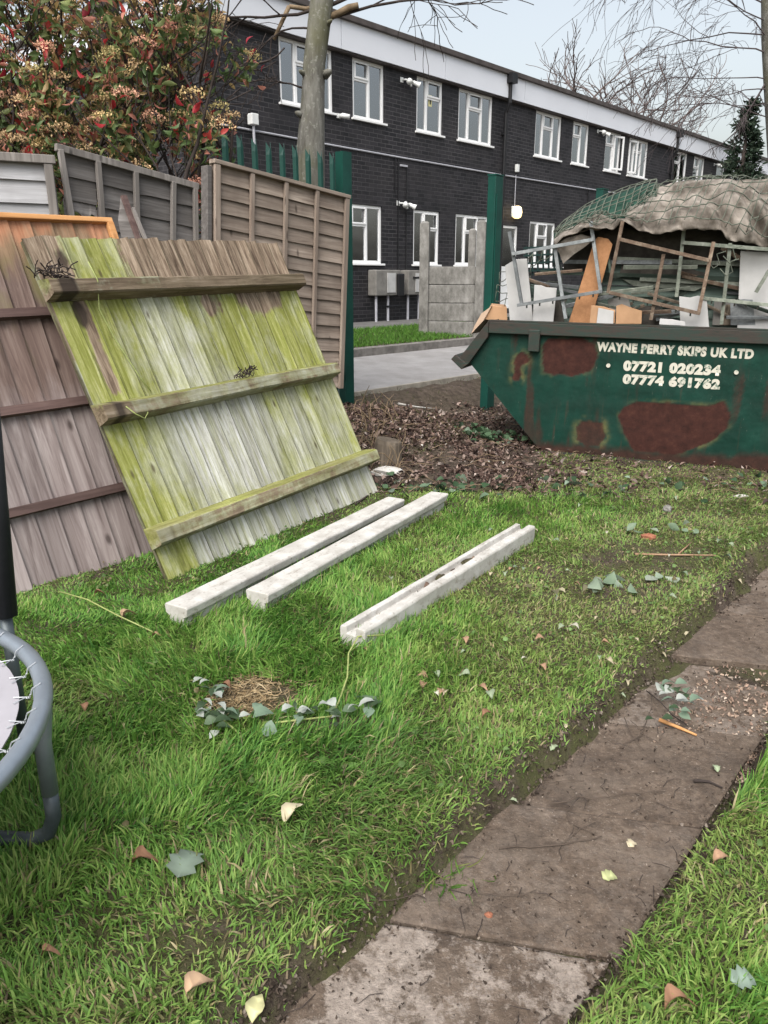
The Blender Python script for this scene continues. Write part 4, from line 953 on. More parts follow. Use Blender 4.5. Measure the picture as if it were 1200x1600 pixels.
# cardboard box over the left end
o = lthing('cardboard_box', 'flattened brown cardboard box hanging over the left end of the skip', 'cardboard'); mb = MB()
A = [sp_(*p, .30) for p in ((768, 477), (792, 480), (793, 506), (757, 499))]; Bq = [sp_(*p, .55) for p in ((768, 474), (790, 476), (793, 500), (757, 494))]
mb.mesh([tuple(p) for p in A + Bq], [(0, 1, 2, 3), (7, 6, 5, 4), (1, 0, 4, 5), (2, 1, 5, 6), (3, 2, 6, 7), (0, 3, 7, 4)])
mb.build('box', M['card'], o, bevel=.004)
A = [sp_(*p, .28) for p in ((768, 478), (756, 500), (736, 522), (742, 508), (752, 490))]; mb = MB(); mb.mesh([tuple(p) for p in A] + [tuple(p + Vector((.01, .25, .0))) for p in A], [(0, 1, 2, 3, 4), (9, 8, 7, 6, 5)] + [((i + 1) % 5, i, 5 + i, 5 + (i + 1) % 5) for i in range(5)]); mb.build('flap', m_plain('pale_cardboard', (.50, .36, .26), .85, .2, 9, .1), o)
# green shed panel behind the frames
o = lthing('green_shed_panel', 'faded green horizontal shed boards standing behind the frames', 'shed panel'); mb = MB()
for k in range(6):
    y0, y1 = 412 + k * 16, 428 + k * 16; x0 = 826 if k > 1 else 930
    a, b_, c_, d__ = sp_(x0, y1 + .5, .42), sp_(1230, y1 + 8, .42), sp_(1230, y0 + 8, .44), sp_(x0, y0, .44)
    V = [a, b_, c_, d__]; V = [tuple(v) for v in V] + [tuple(v + Vector((0, .02, 0))) for v in V]
    mb.mesh(V, [(0, 1, 2, 3), (7, 6, 5, 4), (1, 0, 4, 5), (3, 2, 6, 7), (0, 3, 7, 4), (2, 1, 5, 6)], random.random())
mb.build('boards', M['shed_green'], o)
for (a, b_, m) in (((960, 404), (1225, 416), 'frame_green'), ((845, 425), (1160, 436), 'dark_green_w'), ((1000, 436), (1215, 447), 'frame_green'), ((880, 409), (1050, 410), 'frame_blue')):
    MB().bar(sp_(*a, .38), sp_(*b_, .38), .03, .026, up=(0, 1, 0), r=random.random()).build('batten', M[m], o)
plate('felt_scrap', 'dark grey folded felt scrap between the battens', 'scrap', [(1006, 432), (1100, 444), (1108, 428), (1020, 405), (975, 402), (968, 428)], .40, .02, 'rubble')
plate('green_offcut', 'pale green torn offcut lying across the shed boards', 'board', [(972, 436), (1015, 441), (1105, 446), (1085, 455), (990, 447)], .395, .015, 'frame_green')
o = lthing('garden_trellis', 'dark green square trellis behind the left boards of the skip', 'trellis')
for k in range(7): MB().bar(sp_(822 + k * 8.5, 385, .62), sp_(824 + k * 8.5, 430, .62), .014, .014, up=(0, 1, 0)).build('slat', M['pal_dark'], o)
for k in range(4): MB().bar(sp_(818, 388 + k * 12, .6), sp_(880, 384 + k * 12, .6), .014, .014, up=(0, 1, 0)).build('slat', M['pal_dark'], o)
rs = random.Random(17)
for k in range(30):
    x = rs.uniform(830, 1195); y = rs.uniform(405, 500); L = rs.uniform(25, 75); a = rs.uniform(-1.9, 1.9); yl = rs.uniform(.24, .40)
    A, B = sp_(x - L * math.sin(a), min(503, y - L * math.cos(a) * .5), yl), sp_(x + L * math.sin(a), min(506, y + L * math.cos(a) * .5), yl + rs.uniform(-.05, .05))
    if A.z > 1.75 or B.z > 1.75 or max(A.x, B.x) > SL + .4: continue
    o = MB().bar(A, B, rs.uniform(.015, .03), rs.uniform(.012, .03), up=(0, 1, .3), r=rs.random()).build('broken_stick', M[rs.choice(['frame_green', 'frame_brown', 'frame_blue', 'dark_green_w', 'frame_brown', 'stump'])], None, bevel=.002); o.matrix_world = SKM
    tag(o, 'broken stick or batten jumbled behind the timber frames in the skip', 'stick', 'broken sticks jumbled in the skip')
for k in range(12):
    x = rs.uniform(850, 1180); y = rs.uniform(468, 500); w, h = rs.uniform(8, 26), rs.uniform(8, 24); sl_ = rs.uniform(-8, 8); yl = rs.uniform(.28, .38)
    P = [sp_(*p, yl) for p in ((x - w, 508), (x - w + sl_, y - h * .4), (x + rs.uniform(-3, 3), y - h + 6), (x + w * .8 + sl_, y - h * .5), (x + w, 508))]; V = [tuple(p) for p in P] + [tuple(p + Vector((0, .02, 0))) for p in P]
    mb = MB(); mb.mesh(V, [(0, 1, 2, 3, 4), (9, 8, 7, 6, 5)] + [((i + 1) % 5, i, 5 + i, 5 + (i + 1) % 5) for i in range(5)], rs.random()); o = mb.build('broken_sheet', M[rs.choice(['shed_green', 'dark_green_w', 'stump', 'rubble', 'frame_blue', 'meter'])]); o.matrix_world = SKM
    tag(o, 'broken scrap of board wedged low behind the frames in the skip', 'scrap', 'broken board scraps in the skip')
# hessian heap
def tarp_z(x, y, px=None): pass
def interp(pts, x): return np.interp(x, [p[0] for p in pts], [p[1] for p in pts])
front = [(868, 385), (880, 372), (905, 362), (940, 356), (972, 352), (1000, 362), (1030, 372), (1060, 366), (1090, 360), (1130, 366), (1160, 380), (1200, 382), (1280, 388)]
ridge = [(868, 372), (885, 360), (920, 345), (950, 342), (972, 338), (990, 322), (1010, 305), (1030, 292), (1060, 284), (1100, 281), (1150, 280), (1200, 277), (1280, 278)]
nu, nv = 150, 34; V = []; F = []
HX = []
for i in range(nu + 1):
    px = 866 + (1285 - 866) * i / nu; pf_ = sp_(px, interp(front, px) + 7 * (vnoise(px * .07, 1, seed=131) - .5), .17); pr_ = sp_(px, interp(ridge, px), .68)
    for j in range(nv + 1):
        v = j / nv
        if v < .62:
            q = v / .62; p = pf_.lerp(pr_, q); bul = math.sin(q * math.pi) * (.10 if px > 980 else .04)
        else:
            q = (v - .62) / .38; p = pr_ + Vector((0, .70 * q, -.25 * q * q)); bul = 0
        f1 = fbm(px * .013 + 5, v * 2.6, seed=132, o=4) - .5; f2 = 1 - abs(2 * fbm(px * .02 + v * 2.0, v * 1.5 + px * .006, seed=133, o=4) - 1)
        k = min(1, px and (px - 866) / 60) * (1 - .75 * sstep(.5, .62, v) * (1 - sstep(.66, .8, v)))
        f3 = 1 - abs(2 * fbm(px * .05, v * 5 + px * .012, seed=134, o=3) - 1); p = p + Vector((.04 * f1 * k, -.30 * f1 * k - bul * .9 - .24 * (f2 - .7) * k - .07 * (f3 - .7) * k, bul * .25 + .10 * (f2 - .75) * k + .07 * f1 * k))
        V.append(tuple(p))
for i in range(nu):
    for j in range(nv): F.append((i * (nv + 1) + j, i * (nv + 1) + nv + 1 + j, i * (nv + 1) + nv + 2 + j, i * (nv + 1) + j + 1))
HV = np.array(V).reshape(nu + 1, nv + 1, 3)
o = lthing('hessian_sheet', 'crumpled dirty hessian sheet with fold shade in its colour, draped over the heaped skip', 'sheet'); mb = MB(); mb.mesh(V, F); q = mb.build('cloth', M['hessian'], o, smooth=True); q.modifiers.new('s', 'SOLIDIFY').thickness = .006
mb = MB(); fl = [sp_(*p, .21) for p in ((866, 384), (885, 372), (908, 366), (930, 372), (915, 385), (896, 398), (880, 412), (874, 396))]; mb.mesh([tuple(p) for p in fl], [tuple(range(8))]); q = mb.build('loose_flap', M['hessian'], o); q.modifiers.new('s', 'SOLIDIFY').thickness = .006
# dark bulk under the sheet
o = lthing('rubbish_bags', 'dark bulky rubbish under the hessian sheet', 'rubbish'); mb = MB(); V = []; F = []; n = 60; m2 = 10
for i in range(n + 1):
    px = 880 + 400 * i / n; a = sp_(px, 425, .50); b_ = sp_(px, interp(front, px) + 2, .40); c_ = sp_(px, interp(ridge, px) + 14, .72)
    for j in range(m2 + 1):
        w = j / m2; p = a.lerp(b_, w / .5) if w < .5 else b_.lerp(c_, (w - .5) / .5)
        p = p + Vector((0, .10 * (fbm(px * .03, w * 3, seed=141) - .5), .0)); V.append(tuple(p))
for i in range(n):
    for j in range(m2): F.append((i * (m2 + 1) + j, i * (m2 + 1) + m2 + 1 + j, i * (m2 + 1) + m2 + 2 + j, i * (m2 + 1) + j + 1))
mb.mesh(V, F); mb.build('sack', M['rubble'], o, smooth=True)
# green shade mesh under the net, left shoulder
o = lthing('shade_mesh_sheet', 'green woven mesh sheet showing left of the hessian on the load', 'sheet'); V = []; F = []; n = 40; m2 = 12
mfront = [(862, 384), (880, 372), (905, 360), (940, 352), (985, 338), (1020, 310)]; mridge = [(862, 372), (880, 350), (905, 331), (940, 311), (985, 293), (1030, 282)]
for i in range(n + 1):
    px = 866 + 160 * i / n; a = sp_(px, interp(mfront, px), .45); b_ = sp_(px, interp(mridge, px), .90)
    for j in range(m2 + 1):
        w = j / m2; p = a.lerp(b_, min(1, w / .7)) + Vector((0, max(0, w - .7) * 1.2, -max(0, w - .7) * .6)); p = p + Vector((0, -.05 * math.sin(min(1, w / .7) * math.pi), .03 * math.sin(min(1, w / .7) * math.pi) + .025 * (fbm(px * .06, w * 4, seed=151) - .5))); V.append(tuple(p))
for i in range(n):
    for j in range(m2): F.append((i * (m2 + 1) + j, i * (m2 + 1) + m2 + 1 + j, i * (m2 + 1) + m2 + 2 + j, i * (m2 + 1) + j + 1))
MV = np.array(V).reshape(n + 1, m2 + 1, 3); mb = MB(); mb.mesh(V, F); q = mb.build('cloth', M['mesh_green'], o, smooth=True); q.modifiers.new('s', 'SOLIDIFY').thickness = .005
# cargo net: ropes following the sheets
o = lthing('cargo_net', 'green rope cargo net stretched over the whole load', 'net'); mb = MB()
def hess(px, v):
    u = (px - 866) / (1285 - 866) * nu; u = max(0, min(nu, u)); i = int(min(nu - 1, u)); fu = u - i; w = v * nv; j = int(min(nv - 1, w)); fw = w - j
    return Vector(HV[i, j] * (1 - fu) * (1 - fw) + HV[i + 1, j] * fu * (1 - fw) + HV[i, j + 1] * (1 - fu) * fw + HV[i + 1, j + 1] * fu * fw)
lift = Vector((0, -.035, .022))
for k in range(30):
    P = []
    for s in np.linspace(0, 1, 15):
        px = 905 + k * 13.5 + (s) * 62 - 40 + 3 * math.sin(k * 2.1 + s * 5); v = .04 + .86 * s
        if px < 868 or px > 1280: continue
        P.append(hess(px, v) + lift * (1 + .8 * vnoise(k, s * 4, seed=161)))
    if len(P) > 2: mb.tube(P, .0034, 5)
for r_ in range(7):
    P = []
    for px in range(872, 1280, 6):
        v = .06 + r_ * .12 + .018 * math.sin(px * .05 + r_) + .02 * vnoise(px * .06, r_, seed=162); P.append(hess(px, v) + lift * (1 + .7 * vnoise(px * .05, r_ * 3, seed=163)))
    mb.tube(P, .0042, 5)
for k in range(15):   # over the green mesh shoulder
    P = []
    for s in np.linspace(0, 1, 9):
        u = min(n, max(0, (k * 2.9 + s * 4.0))); i = int(min(n - 1, u)); fu = u - i; w = s * .7 * m2; j = int(min(m2 - 1, w)); fw = w - j
        p = MV[i, j] * (1 - fu) * (1 - fw) + MV[i + 1, j] * fu * (1 - fw) + MV[i, j + 1] * (1 - fu) * fw + MV[i + 1, j + 1] * fu * fw; P.append(Vector(p) + Vector((0, -.02, .02)))
    mb.tube(P, .0042, 5)
for r_ in range(6):
    P = [Vector(MV[i, int(r_ * 1.6)]) + Vector((0, -.02, .022)) for i in range(0, n + 1, 2)]; mb.tube(P, .0042, 5)
# slack net hanging at the left end
nodes = {}
for i in range(7):
    for j in range(6):
        nodes[i, j] = sp_(770 + i * 17 + 5 * (vnoise(i, j, seed=171) - .5) + j * 2, 478 - j * (10 + i * 1.9) + 8 * (vnoise(i, j, seed=172) - .5), .33 + .04 * vnoise(i, j, seed=173))
for i in range(7):
    for j in range(6):
        for q in ((i + 1, j), (i, j + 1)):
            if q in nodes and random.random() < .78:
                a, b_ = nodes[i, j], nodes[q]; mb.tube([a, (a + b_) / 2 + Vector((0, 0, -.012)), b_], .0035, 4)
for (x, y) in ((1155, 355), (1130, 400), (1105, 408), (1125, 420)):
    a = sp_(x, y, .13); mb.tube([a, a + Vector((.05, 0, -.05)), a + Vector((.09, .01, -.02)), a + Vector((.06, 0, .05)), a + Vector((.12, 0, .07))], .004, 4)
mb.build('ropes', M['net'], o, smooth=True)

# ------------------------------------------------------------------ trampoline
TC = np.array([-1.408, 1.335]); TR = .665; TZ = .47
tp = thing('trampoline', 'small round trampoline with grey steel ring at the left edge of the lawn', 'trampoline', (TC[0], TC[1], 0))
ring = [(TR * math.cos(a), TR * math.sin(a), TZ) for a in np.linspace(0, 2 * math.pi, 72, endpoint=False)]
MB().tube(ring, .021, 12, closed=True).build('ring', M['galv'], tp, smooth=True)
RB = TR - .054; mb = MB(); V = [(0, 0, TZ - .012)]; F = []
for r in (RB * .4, RB * .8, RB):
    V += [(r * math.cos(a), r * math.sin(a), TZ - .012 + .0) for a in np.linspace(0, 2 * math.pi, 72, endpoint=False)]
for k in range(72):
    l = (k + 1) % 72; F.append((0, 1 + k, 1 + l)); F += [(1 + 72 * q + k, 1 + 72 * (q + 1) + k, 1 + 72 * (q + 1) + l, 1 + 72 * q + l) for q in (0, 1)]
mb.mesh(V, F); q = mb.build('jump_mat', M['tramp_mat'], tp); q.modifiers.new('s', 'SOLIDIFY').thickness = .004
mb = MB()
for r in (RB - .045, RB - .052, RB - .075): mb.tube([(r * math.cos(a), r * math.sin(a), TZ - .0105) for a in np.linspace(0, 2 * math.pi, 72, endpoint=False)], .0014, 4, closed=True)
mb.build('stitching', M['stitch'], tp)
for k in range(36):
    a = 2 * math.pi * (k + .35) / 36; ca, sa = math.cos(a), math.sin(a); mb = MB(); P = []
    n = 30; L0_, L1_ = RB + .010, TR - .022
    for i in range(n + 1):
        u = i / n; r = L0_ + (L1_ - L0_) * u; ph = u * 2 * math.pi * 5
        if .15 < u < .75: ox, oz = .0024 * math.cos(ph), .0024 * math.sin(ph)
        else: ox, oz = 0, 0
        P.append((r * ca - ox * sa, r * sa + ox * ca, TZ - .008 + oz + .022 * sstep(.5, 1, u)))
    P += [((TR - .004) * ca, (TR - .004) * sa, TZ + .0235)]
    mb.tube(P, .0016, 4); mb.build('spring', M['spring'], tp)
    mb = MB(); mb.tube([((RB - .012) * ca - .014 * sa, (RB - .012) * sa + .014 * ca, TZ - .008), ((RB + .016) * ca, (RB + .016) * sa, TZ - .006), ((RB - .012) * ca + .014 * sa, (RB - .012) * sa - .014 * ca, TZ - .008)], .0016, 4); mb.build('mat_loop', M['spring'], tp)
def uleg(a0, spread, out=-.02):
    """U shaped leg: two drops from the ring joined along the ground"""
    pts = []
    def pos(a, r, z): return Vector((r * math.cos(a), r * math.sin(a), z))
    a, b_ = a0 + spread, a0 - spread; R0, R1 = TR - .002, TR + out
    k1 = [pos(a, TR - .004, TZ - .012), pos(a, TR - .008, TZ - .07), pos(a, R1, TZ - .16), pos(a, R1, .17)]
    ch = (pos(b_, R1, 0) - pos(a, R1, 0)).normalized(); zv = lambda z: Vector((0, 0, z)); c1 = [pos(a, R1, .10), pos(a, R1, 0) + ch * .02 + zv(.050), pos(a, R1, 0) + ch * .07 + zv(.022)]
    pa_, pb_ = pos(a, R1, .018), pos(b_, R1, .018); mid = [pa_.lerp(pb_, q) for q in (.16, .5, .84)]
    c2 = [pos(b_, R1, 0) - ch * .07 + zv(.022), pos(b_, R1, 0) - ch * .02 + zv(.050), pos(b_, R1, .10)]; k2 = [pos(b_, R1, .17), pos(b_, R1, TZ - .16), pos(b_, TR - .008, TZ - .07), pos(b_, TR - .004, TZ - .012)]
    lo = [k1[-1]] + c1 + mid + c2 + [k2[0]]
    o = MB().tube(lo, .019, 12).build('leg', M['galv_dark'], tp, smooth=True); MB().tube(k1, .0165 + .004, 12).build('leg_sleeve', M['galv'], o, smooth=True); MB().tube(k2, .0205, 12).build('leg_sleeve', M['galv'], o, smooth=True)
uleg(1.45, .98); uleg(-1.34, .98, .052)
# enclosure poles
for k, a in enumerate((1.0, 1.02 + 2.094, 1.02 + 4.189)):
    x, y = (TR + .03) * math.cos(a), (TR + .03) * math.sin(a); MB().tube([(x, y, TZ + .05), (x + (.035 if k == 0 else 0), y, TZ + .66)], [.032, .032], 12).build('padded_pole', M['foam'], tp, smooth=True)
    MB().tube([(x, y, .12), (x, y, TZ + .049)], .017, 10).build('pole', M['galv_dark'], tp, smooth=True)

# ------------------------------------------------------------------ leaf geometry
def leaves_np(pos, fwd, side, L, Wd, col, fold=.25, curl=.25, prof=(0.02, .75, 1.0, .62, .03)):
    """vectorised leaves: each 5 rows x 3 verts"""
    n = len(pos); fwd = fwd / np.linalg.norm(fwd, axis=1, keepdims=True); side = side - (side * fwd).sum(1, keepdims=True) * fwd; side /= np.linalg.norm(side, axis=1, keepdims=True) + 1e-9
    nor = np.cross(fwd, side); L = np.broadcast_to(L, n)[:, None]; Wd = np.broadcast_to(Wd, n)[:, None]; fold = np.broadcast_to(fold, n)[:, None]; curl = np.broadcast_to(curl, n)[:, None]
    R = len(prof); V = np.zeros((n, R, 3, 3))
    for i, p in enumerate(prof):
        t = i / (R - 1); c = pos + fwd * L * t - nor * L * curl * (t - .4) ** 2 * 2
        for j, s in enumerate((-1, 0, 1)): V[:, i, j] = c + side * Wd * .5 * p * s + nor * Wd * fold * p * abs(s)
    V = V.reshape(-1, 3); base = (np.arange(n) * R * 3)[:, None, None]; q = []
    for i in range(R - 1):
        for j in range(2): q.append([i * 3 + j, i * 3 + j + 1, i * 3 + 4 + j, i * 3 + 3 + j])
    Q = (base + np.array(q)[None]).reshape(-1, 4); C = np.repeat(col, R * 3, axis=0); return V, Q, C
def rdir(n, up=0.0):
    d = RNG.normal(size=(n, 3)); d[:, 2] += up; return d / np.linalg.norm(d, axis=1, keepdims=True)
def pick(n, cols, w, jit=.25):
    cols = np.array(cols); c = cols[RNG.choice(len(cols), n, p=np.array(w) / sum(w))]; return np.clip(c * (1 + jit * RNG.normal(size=(n, 1))), .003, 1)

# ------------------------------------------------------------------ red leaved shrub
bc = at(150, 120, 6.7); bx, by = bc[0], bc[1]
sh = thing('red_leaved_shrub', 'tall evergreen shrub with red tipped leaves and tan flower heads behind the fence', 'shrub', (bx, by, 0))
# branch skeleton
mb = MB(); tips = []
rs = random.Random(5)
def grow(p, d, L, r, lev):
    if not (-2.1 < p.x < 1.05 - .3 * max(0, p.z - 3.2) and abs(p.y) < 1.0) or p.z > 4.8: return
    pts = [p.copy()]; n = 4; q = p.copy(); dv_ = d.copy()
    for i in range(n):
        dv_ = (dv_ + Vector((rs.uniform(-1, 1), rs.uniform(-1, 1), rs.uniform(-.4, .9))) * .22).normalized(); q = q + dv_ * L / n; pts.append(q.copy())
    if q.y < -.55 or q.x > 1.15 or q.z < 1.0 and lev > 0: return
    mb.tube(pts, [r * (1 - .5 * i / n) for i in range(n + 1)], 5 if lev < 2 else 4, cap=False)
    if lev >= 3: tips.append((q.copy(), dv_.copy())); return
    for k in range(3 if lev < 2 else 3):
        s = pts[-1 - (k % 2)]; nd = (dv_ + Vector((rs.uniform(-1, 1), rs.uniform(-1, 1), rs.uniform(-.5, .6))) * .85).normalized(); grow(s, nd, L * rs.uniform(.6, .85), r * .55, lev + 1)
for k in range(52):
    a = rs.uniform(0, 6.28); ln = Vector((math.cos(a) * .55, math.sin(a) * .4, 1)).normalized()
    grow(Vector((rs.uniform(-1.6, 1.05), rs.uniform(-.4, .4), rs.uniform(.3, 2.2))), ln, rs.uniform(0.8, 1.2), .020, 0)
sx0, sx1 = -2.0, 1.16
tips = [(p, d) for p, d in tips if sx0 - .5 < p.x < sx1 - .1 - .35 * max(0, p.z - 3.2) and abs(p.y) < 1.0 and 1.5 < p.z < 4.6 and rs.random() > .5 * max(0, min(1, (p.z - 2.9) / .8))]
mb.build('branches', M['twig_dark'], sh, smooth=True)
T = np.array([t_[0] for t_ in tips]); TD = np.array([t_[1] for t_ in tips])
rep = 15; n = len(T) * rep; idx_ = np.repeat(np.arange(len(T)), rep)
pos = T[idx_] + RNG.normal(size=(n, 3)) * .042 - TD[idx_] * RNG.uniform(0, .22, (n, 1)); fw_ = TD[idx_] * .5 + rdir(n) * 1.0; fw_[:, 2] -= .15
colg = pick(n, [(.085, .14, .045), (.13, .19, .065), (.20, .24, .09), (.38, .27, .12), (.46, .19, .14), (.10, .15, .06)], [4, 4, 3, 3, 3, 1], .2)
L = RNG.uniform(.06, .12, n); V, Q, C = leaves_np(pos, fw_, rdir(n), L, L * .36, colg, .3, .3)
struct(npmesh('foliage', V, Q, M['leafmat'], sh, True, C), 'stuff')
n = 520; k = RNG.choice(len(T), n); pos = T[k] + RNG.normal(size=(n, 3)) * .05; fw_ = TD[k] + rdir(n) * .8
L = RNG.uniform(.07, .12, n); V, Q, C = leaves_np(pos, fw_, rdir(n), L, L * .42, pick(n, [(.42, .035, .045), (.50, .07, .06), (.36, .03, .05), (.30, .06, .04)], [3, 2, 2, 1], .15), .25, .3)
struct(npmesh('red_leaves', V, Q, M['leafmat'], sh, True, C), 'stuff')
# flower heads: flat-topped panicles of many little florets
heads = RNG.choice(len(T), min(640, int(len(T) * .7)), replace=False); PV = []; PC = []; per = 110
hp = T[heads] + TD[heads] * .05 + np.array([0, 0, .02]); nh = len(hp); n = nh * per
rr = np.sqrt(RNG.uniform(0, 1, n)) * RNG.uniform(.06, .115, nh).repeat(per); th_ = RNG.uniform(0, 6.28, n)
off = np.stack([rr * np.cos(th_), rr * np.sin(th_), .045 - rr * rr * 4 + RNG.normal(size=n) * .012], 1); pos = hp.repeat(per, 0) + off
hc = pick(nh, [(.56, .39, .22), (.48, .35, .17), (.42, .35, .16), (.60, .34, .23), (.52, .26, .19)], [3, 3, 2, 1.5, 1], .15).repeat(per, 0) * RNG.uniform(.75, 1.25, (n, 1))
L = RNG.uniform(.010, .020, n); V, Q, C = leaves_np(pos, rdir(n, .6), rdir(n), L, L * .7, hc, .2, .3, prof=(.4, 1, .4)); struct(npmesh('flower_heads', V, Q, M['deadleaf'], sh, False, C), 'stuff'); print('tips', len(T), nh)
MB_ = MB()
for h in range(nh):
    p = Vector(hp[h]); 
    for s in range(3): MB_.tube([p - Vector((0, 0, .07)), p + Vector((rs.uniform(-.06, .06), rs.uniform(-.06, .06), .01))], [.003, .0015], 3, cap=False)
struct(MB_.build('flower_stalks', M['twig_tan'], sh), 'stuff')

# ------------------------------------------------------------------ bare trees
def bare_tree(name, label, loc, trunk_pts, trunk_rad, mtrunk, mtwig, starts, levels, seed, droop=0.0, group=None, kink=.25, ratio=.68, nch=3, minr=.003, sides=4):
    rs = random.Random(seed); o = thing(name, label, 'tree', loc, None, group); tb = MB(); tb.tube(trunk_pts, trunk_rad, 20); tb.build('trunk', M[mtrunk], o, smooth=True)
    mb = MB()
    def g(p, d, L, r, lev):
        n = 5 if lev < 2 else 4; pts = [p.copy()]; q = p.copy(); dv_ = d.copy()
        for i in range(n):
            dv_ = (dv_ + Vector((rs.uniform(-1, 1), rs.uniform(-1, 1), rs.uniform(-1, 1))) * kink + Vector((0, 0, -droop * lev * .06))).normalized(); q = q + dv_ * L / n; pts.append(q.copy())
        mb.tube(pts, [max(minr, r * (1 - .45 * i / n)) for i in range(n + 1)], 6 if lev == 0 else sides, cap=False)
        if lev >= levels: return
        for k in range(nch):
            s = pts[-1] if k == 0 else pts[rs.randint(2, n - 1)]
            nd = (dv_ + Vector((rs.uniform(-1, 1), rs.uniform(-1, 1), rs.uniform(-.8, .8))) * (.35 if k == 0 else .85)).normalized(); g(s, nd, L * rs.uniform(ratio - .12, ratio + .12), r * (.72 if k == 0 else .5), lev + 1)
    for (p, d, L, r) in starts: g(Vector(p), Vector(d).normalized(), L, r, 0)
    mb.build('branches', M[mtwig], o, smooth=True); return o
# main trunk behind the palisade
TY = 8.4; tb0 = at(483, 400, TY); tl = lambda px, py: at(px, py, TY) - np.array([tb0[0], tb0[1], 0])
tz = [(480, 430, .21), (481, 330, .20), (483, 270, .185), (485, 235, .165), (487, 200, .150), (489, 150, .132), (491, 100, .125), (497, 50, .127), (503, 0, .130), (506, -60, .12), (510, -200, .11), (515, -420, .09)]
tpts = [tl(x, y) for x, y, r in tz]; tpts[0] = np.array([tpts[0][0], 0, .0])
up_ = tl(503, -60)
starts = []
for (px, py, d, L, r) in ((512, 30, (1, -.1, .15), 1.1, .016), (512, 10, (1, .2, .35), 1.3, .02), (515, -40, (1, -.2, .2), 1.7, .022), (512, -60, (.9, .3, .1), 1.8, .02), (490, 15, (-1, -.2, -.12), .8, .016), (492, 45, (-1, .1, .1), .55, .011), (495, -20, (-1, -.1, .05), 1.1, .018), (498, -70, (-1, .2, .1), 1.4, .02), (482, 140, (-1, -.3, .1), .45, .010)):
    starts.append((tl(px, py), d, L, r))
mt = bare_tree('street_tree', 'bare tree with thick grey green trunk just behind the palisade fence', (tb0[0], tb0[1], 0), [tuple(p) for p in tpts], [r * .86 for _, _, r in tz], 'bark', 'twig_dark', starts, 3, 23, droop=.3, kink=.26, ratio=.64, nch=3, minr=.0032, sides=4)
for (px, py, r, dx) in ((478, 118, .035, -.10), (474, 182, .045, -.12), (508, 118, .05, .12), (510, 40, .03, .12)):
    p = Vector(tl(px, py)); mb = MB(); mb.tube([p + Vector((0, -.02, 0)), p + Vector((dx * .35, -.09, .01)), p + Vector((dx * .5, -.12, .015))], [r * .9, r * .62, r * .3], 10); mb.build('knot', M['bark'], mt, smooth=True)
mb = MB(); mb.tube([tl(512, 28), tl(530, 20), tl(545, 12), tl(560, 8)], [.035, .03, .032, .026], 8); mb.build('broken_branch', M['twig_tan'], mt, smooth=True)
mb = MB(); mb.tube([tl(452, 10), tl(438, 40), tl(428, 62)], [.022, .02, .018], 7); mb.tube([tl(452, 10), tl(478, 14), tl(490, 12)], [.02, .02, .022], 6); mb.build('snapped_limb', M['twig_tan'], mt, smooth=True)
# birch on the right edge
BY = 9.5; bb = at(1215, 60, BY); bl_ = lambda px, py, Y=BY: at(px, py, Y) - np.array([bb[0], bb[1], 0])
zt2 = [(1226, 600, .15), (1222, 300, .13), (1210, 130, .11), (1206, 60, .105), (1205, 0, .10), (1206, -120, .09), (1208, -300, .06)]
st2 = []
for (px, py, d, L, r) in ((1204, 120, (-.7, .1, -.9), .5, .020), (1203, 85, (-1, -.1, .15), .95, .014), (1202, 55, (-1, .2, .3), 1.05, .014), (1203, 35, (-1, -.2, .1), .8, .012), (1203, 10, (-1, .2, .35), 1.0, .015), (1204, -20, (-1, -.1, .15), 1.25, .016), (1204, -50, (-1, .2, .0), 1.3, .016), (1205, 125, (-.9, .2, .1), .8, .012), (1205, 140, (-1, -.1, -.2), .8, .012), (1206, -90, (-.9, .1, -.1), 1.3, .016), (1204, 160, (-1, .2, .05), .9, .012), (1206, 185, (-1, .1, .15), .9, .011), (1204, 65, (-.8, -.3, .6), .8, .012)):
    st2.append((bl_(px, py), d, L, r))
bt = bare_tree('birch_tree', 'bare birch with drooping purple twigs at the top right edge', (bb[0], bb[1], 0), [tuple(bl_(x, y)) for x, y, r in zt2], [r for _, _, r in zt2], 'bark', 'twig_purple', [(p_, d_, L_, r_ * .6) for p_, d_, L_, r_ in st2], 3, 41, droop=.8, kink=.24, ratio=.58, nch=4, minr=.0022, sides=3)
# far bare trees over the roof
for k, (px, py, Y, seed, lab) in enumerate(((915, 118, 34, 3, 'far bare tree rising over the roof, leftmost and tallest of three'), (965, 150, 34, 4, 'far bare tree rising over the roof, in the middle of three'), (1030, 165, 36, 6, 'far bare tree rising over the roof, nearest the conifer'))):
    p = at(px, py, Y); h = p[2] + .9; b0 = h - 3.9
    st3 = [((0, 0, b0 + j * .22), (math.cos(j * 2.4) * .8, math.sin(j * 2.4) * .8, 1.1 - j * .05), 1.25 + .3 * (j % 3), .05) for j in range(10)]
    bare_tree('far_bare_tree', lab, (p[0], p[1], 0), [(0, 0, 0), (.1, 0, b0), (0, .1, b0 + 2.2)], [.28, .18, .06], 'twig_far', 'twig_far', st3, 3, seed, group='bare trees beyond the roof', kink=.2, ratio=.70, nch=3, minr=.011, sides=3)
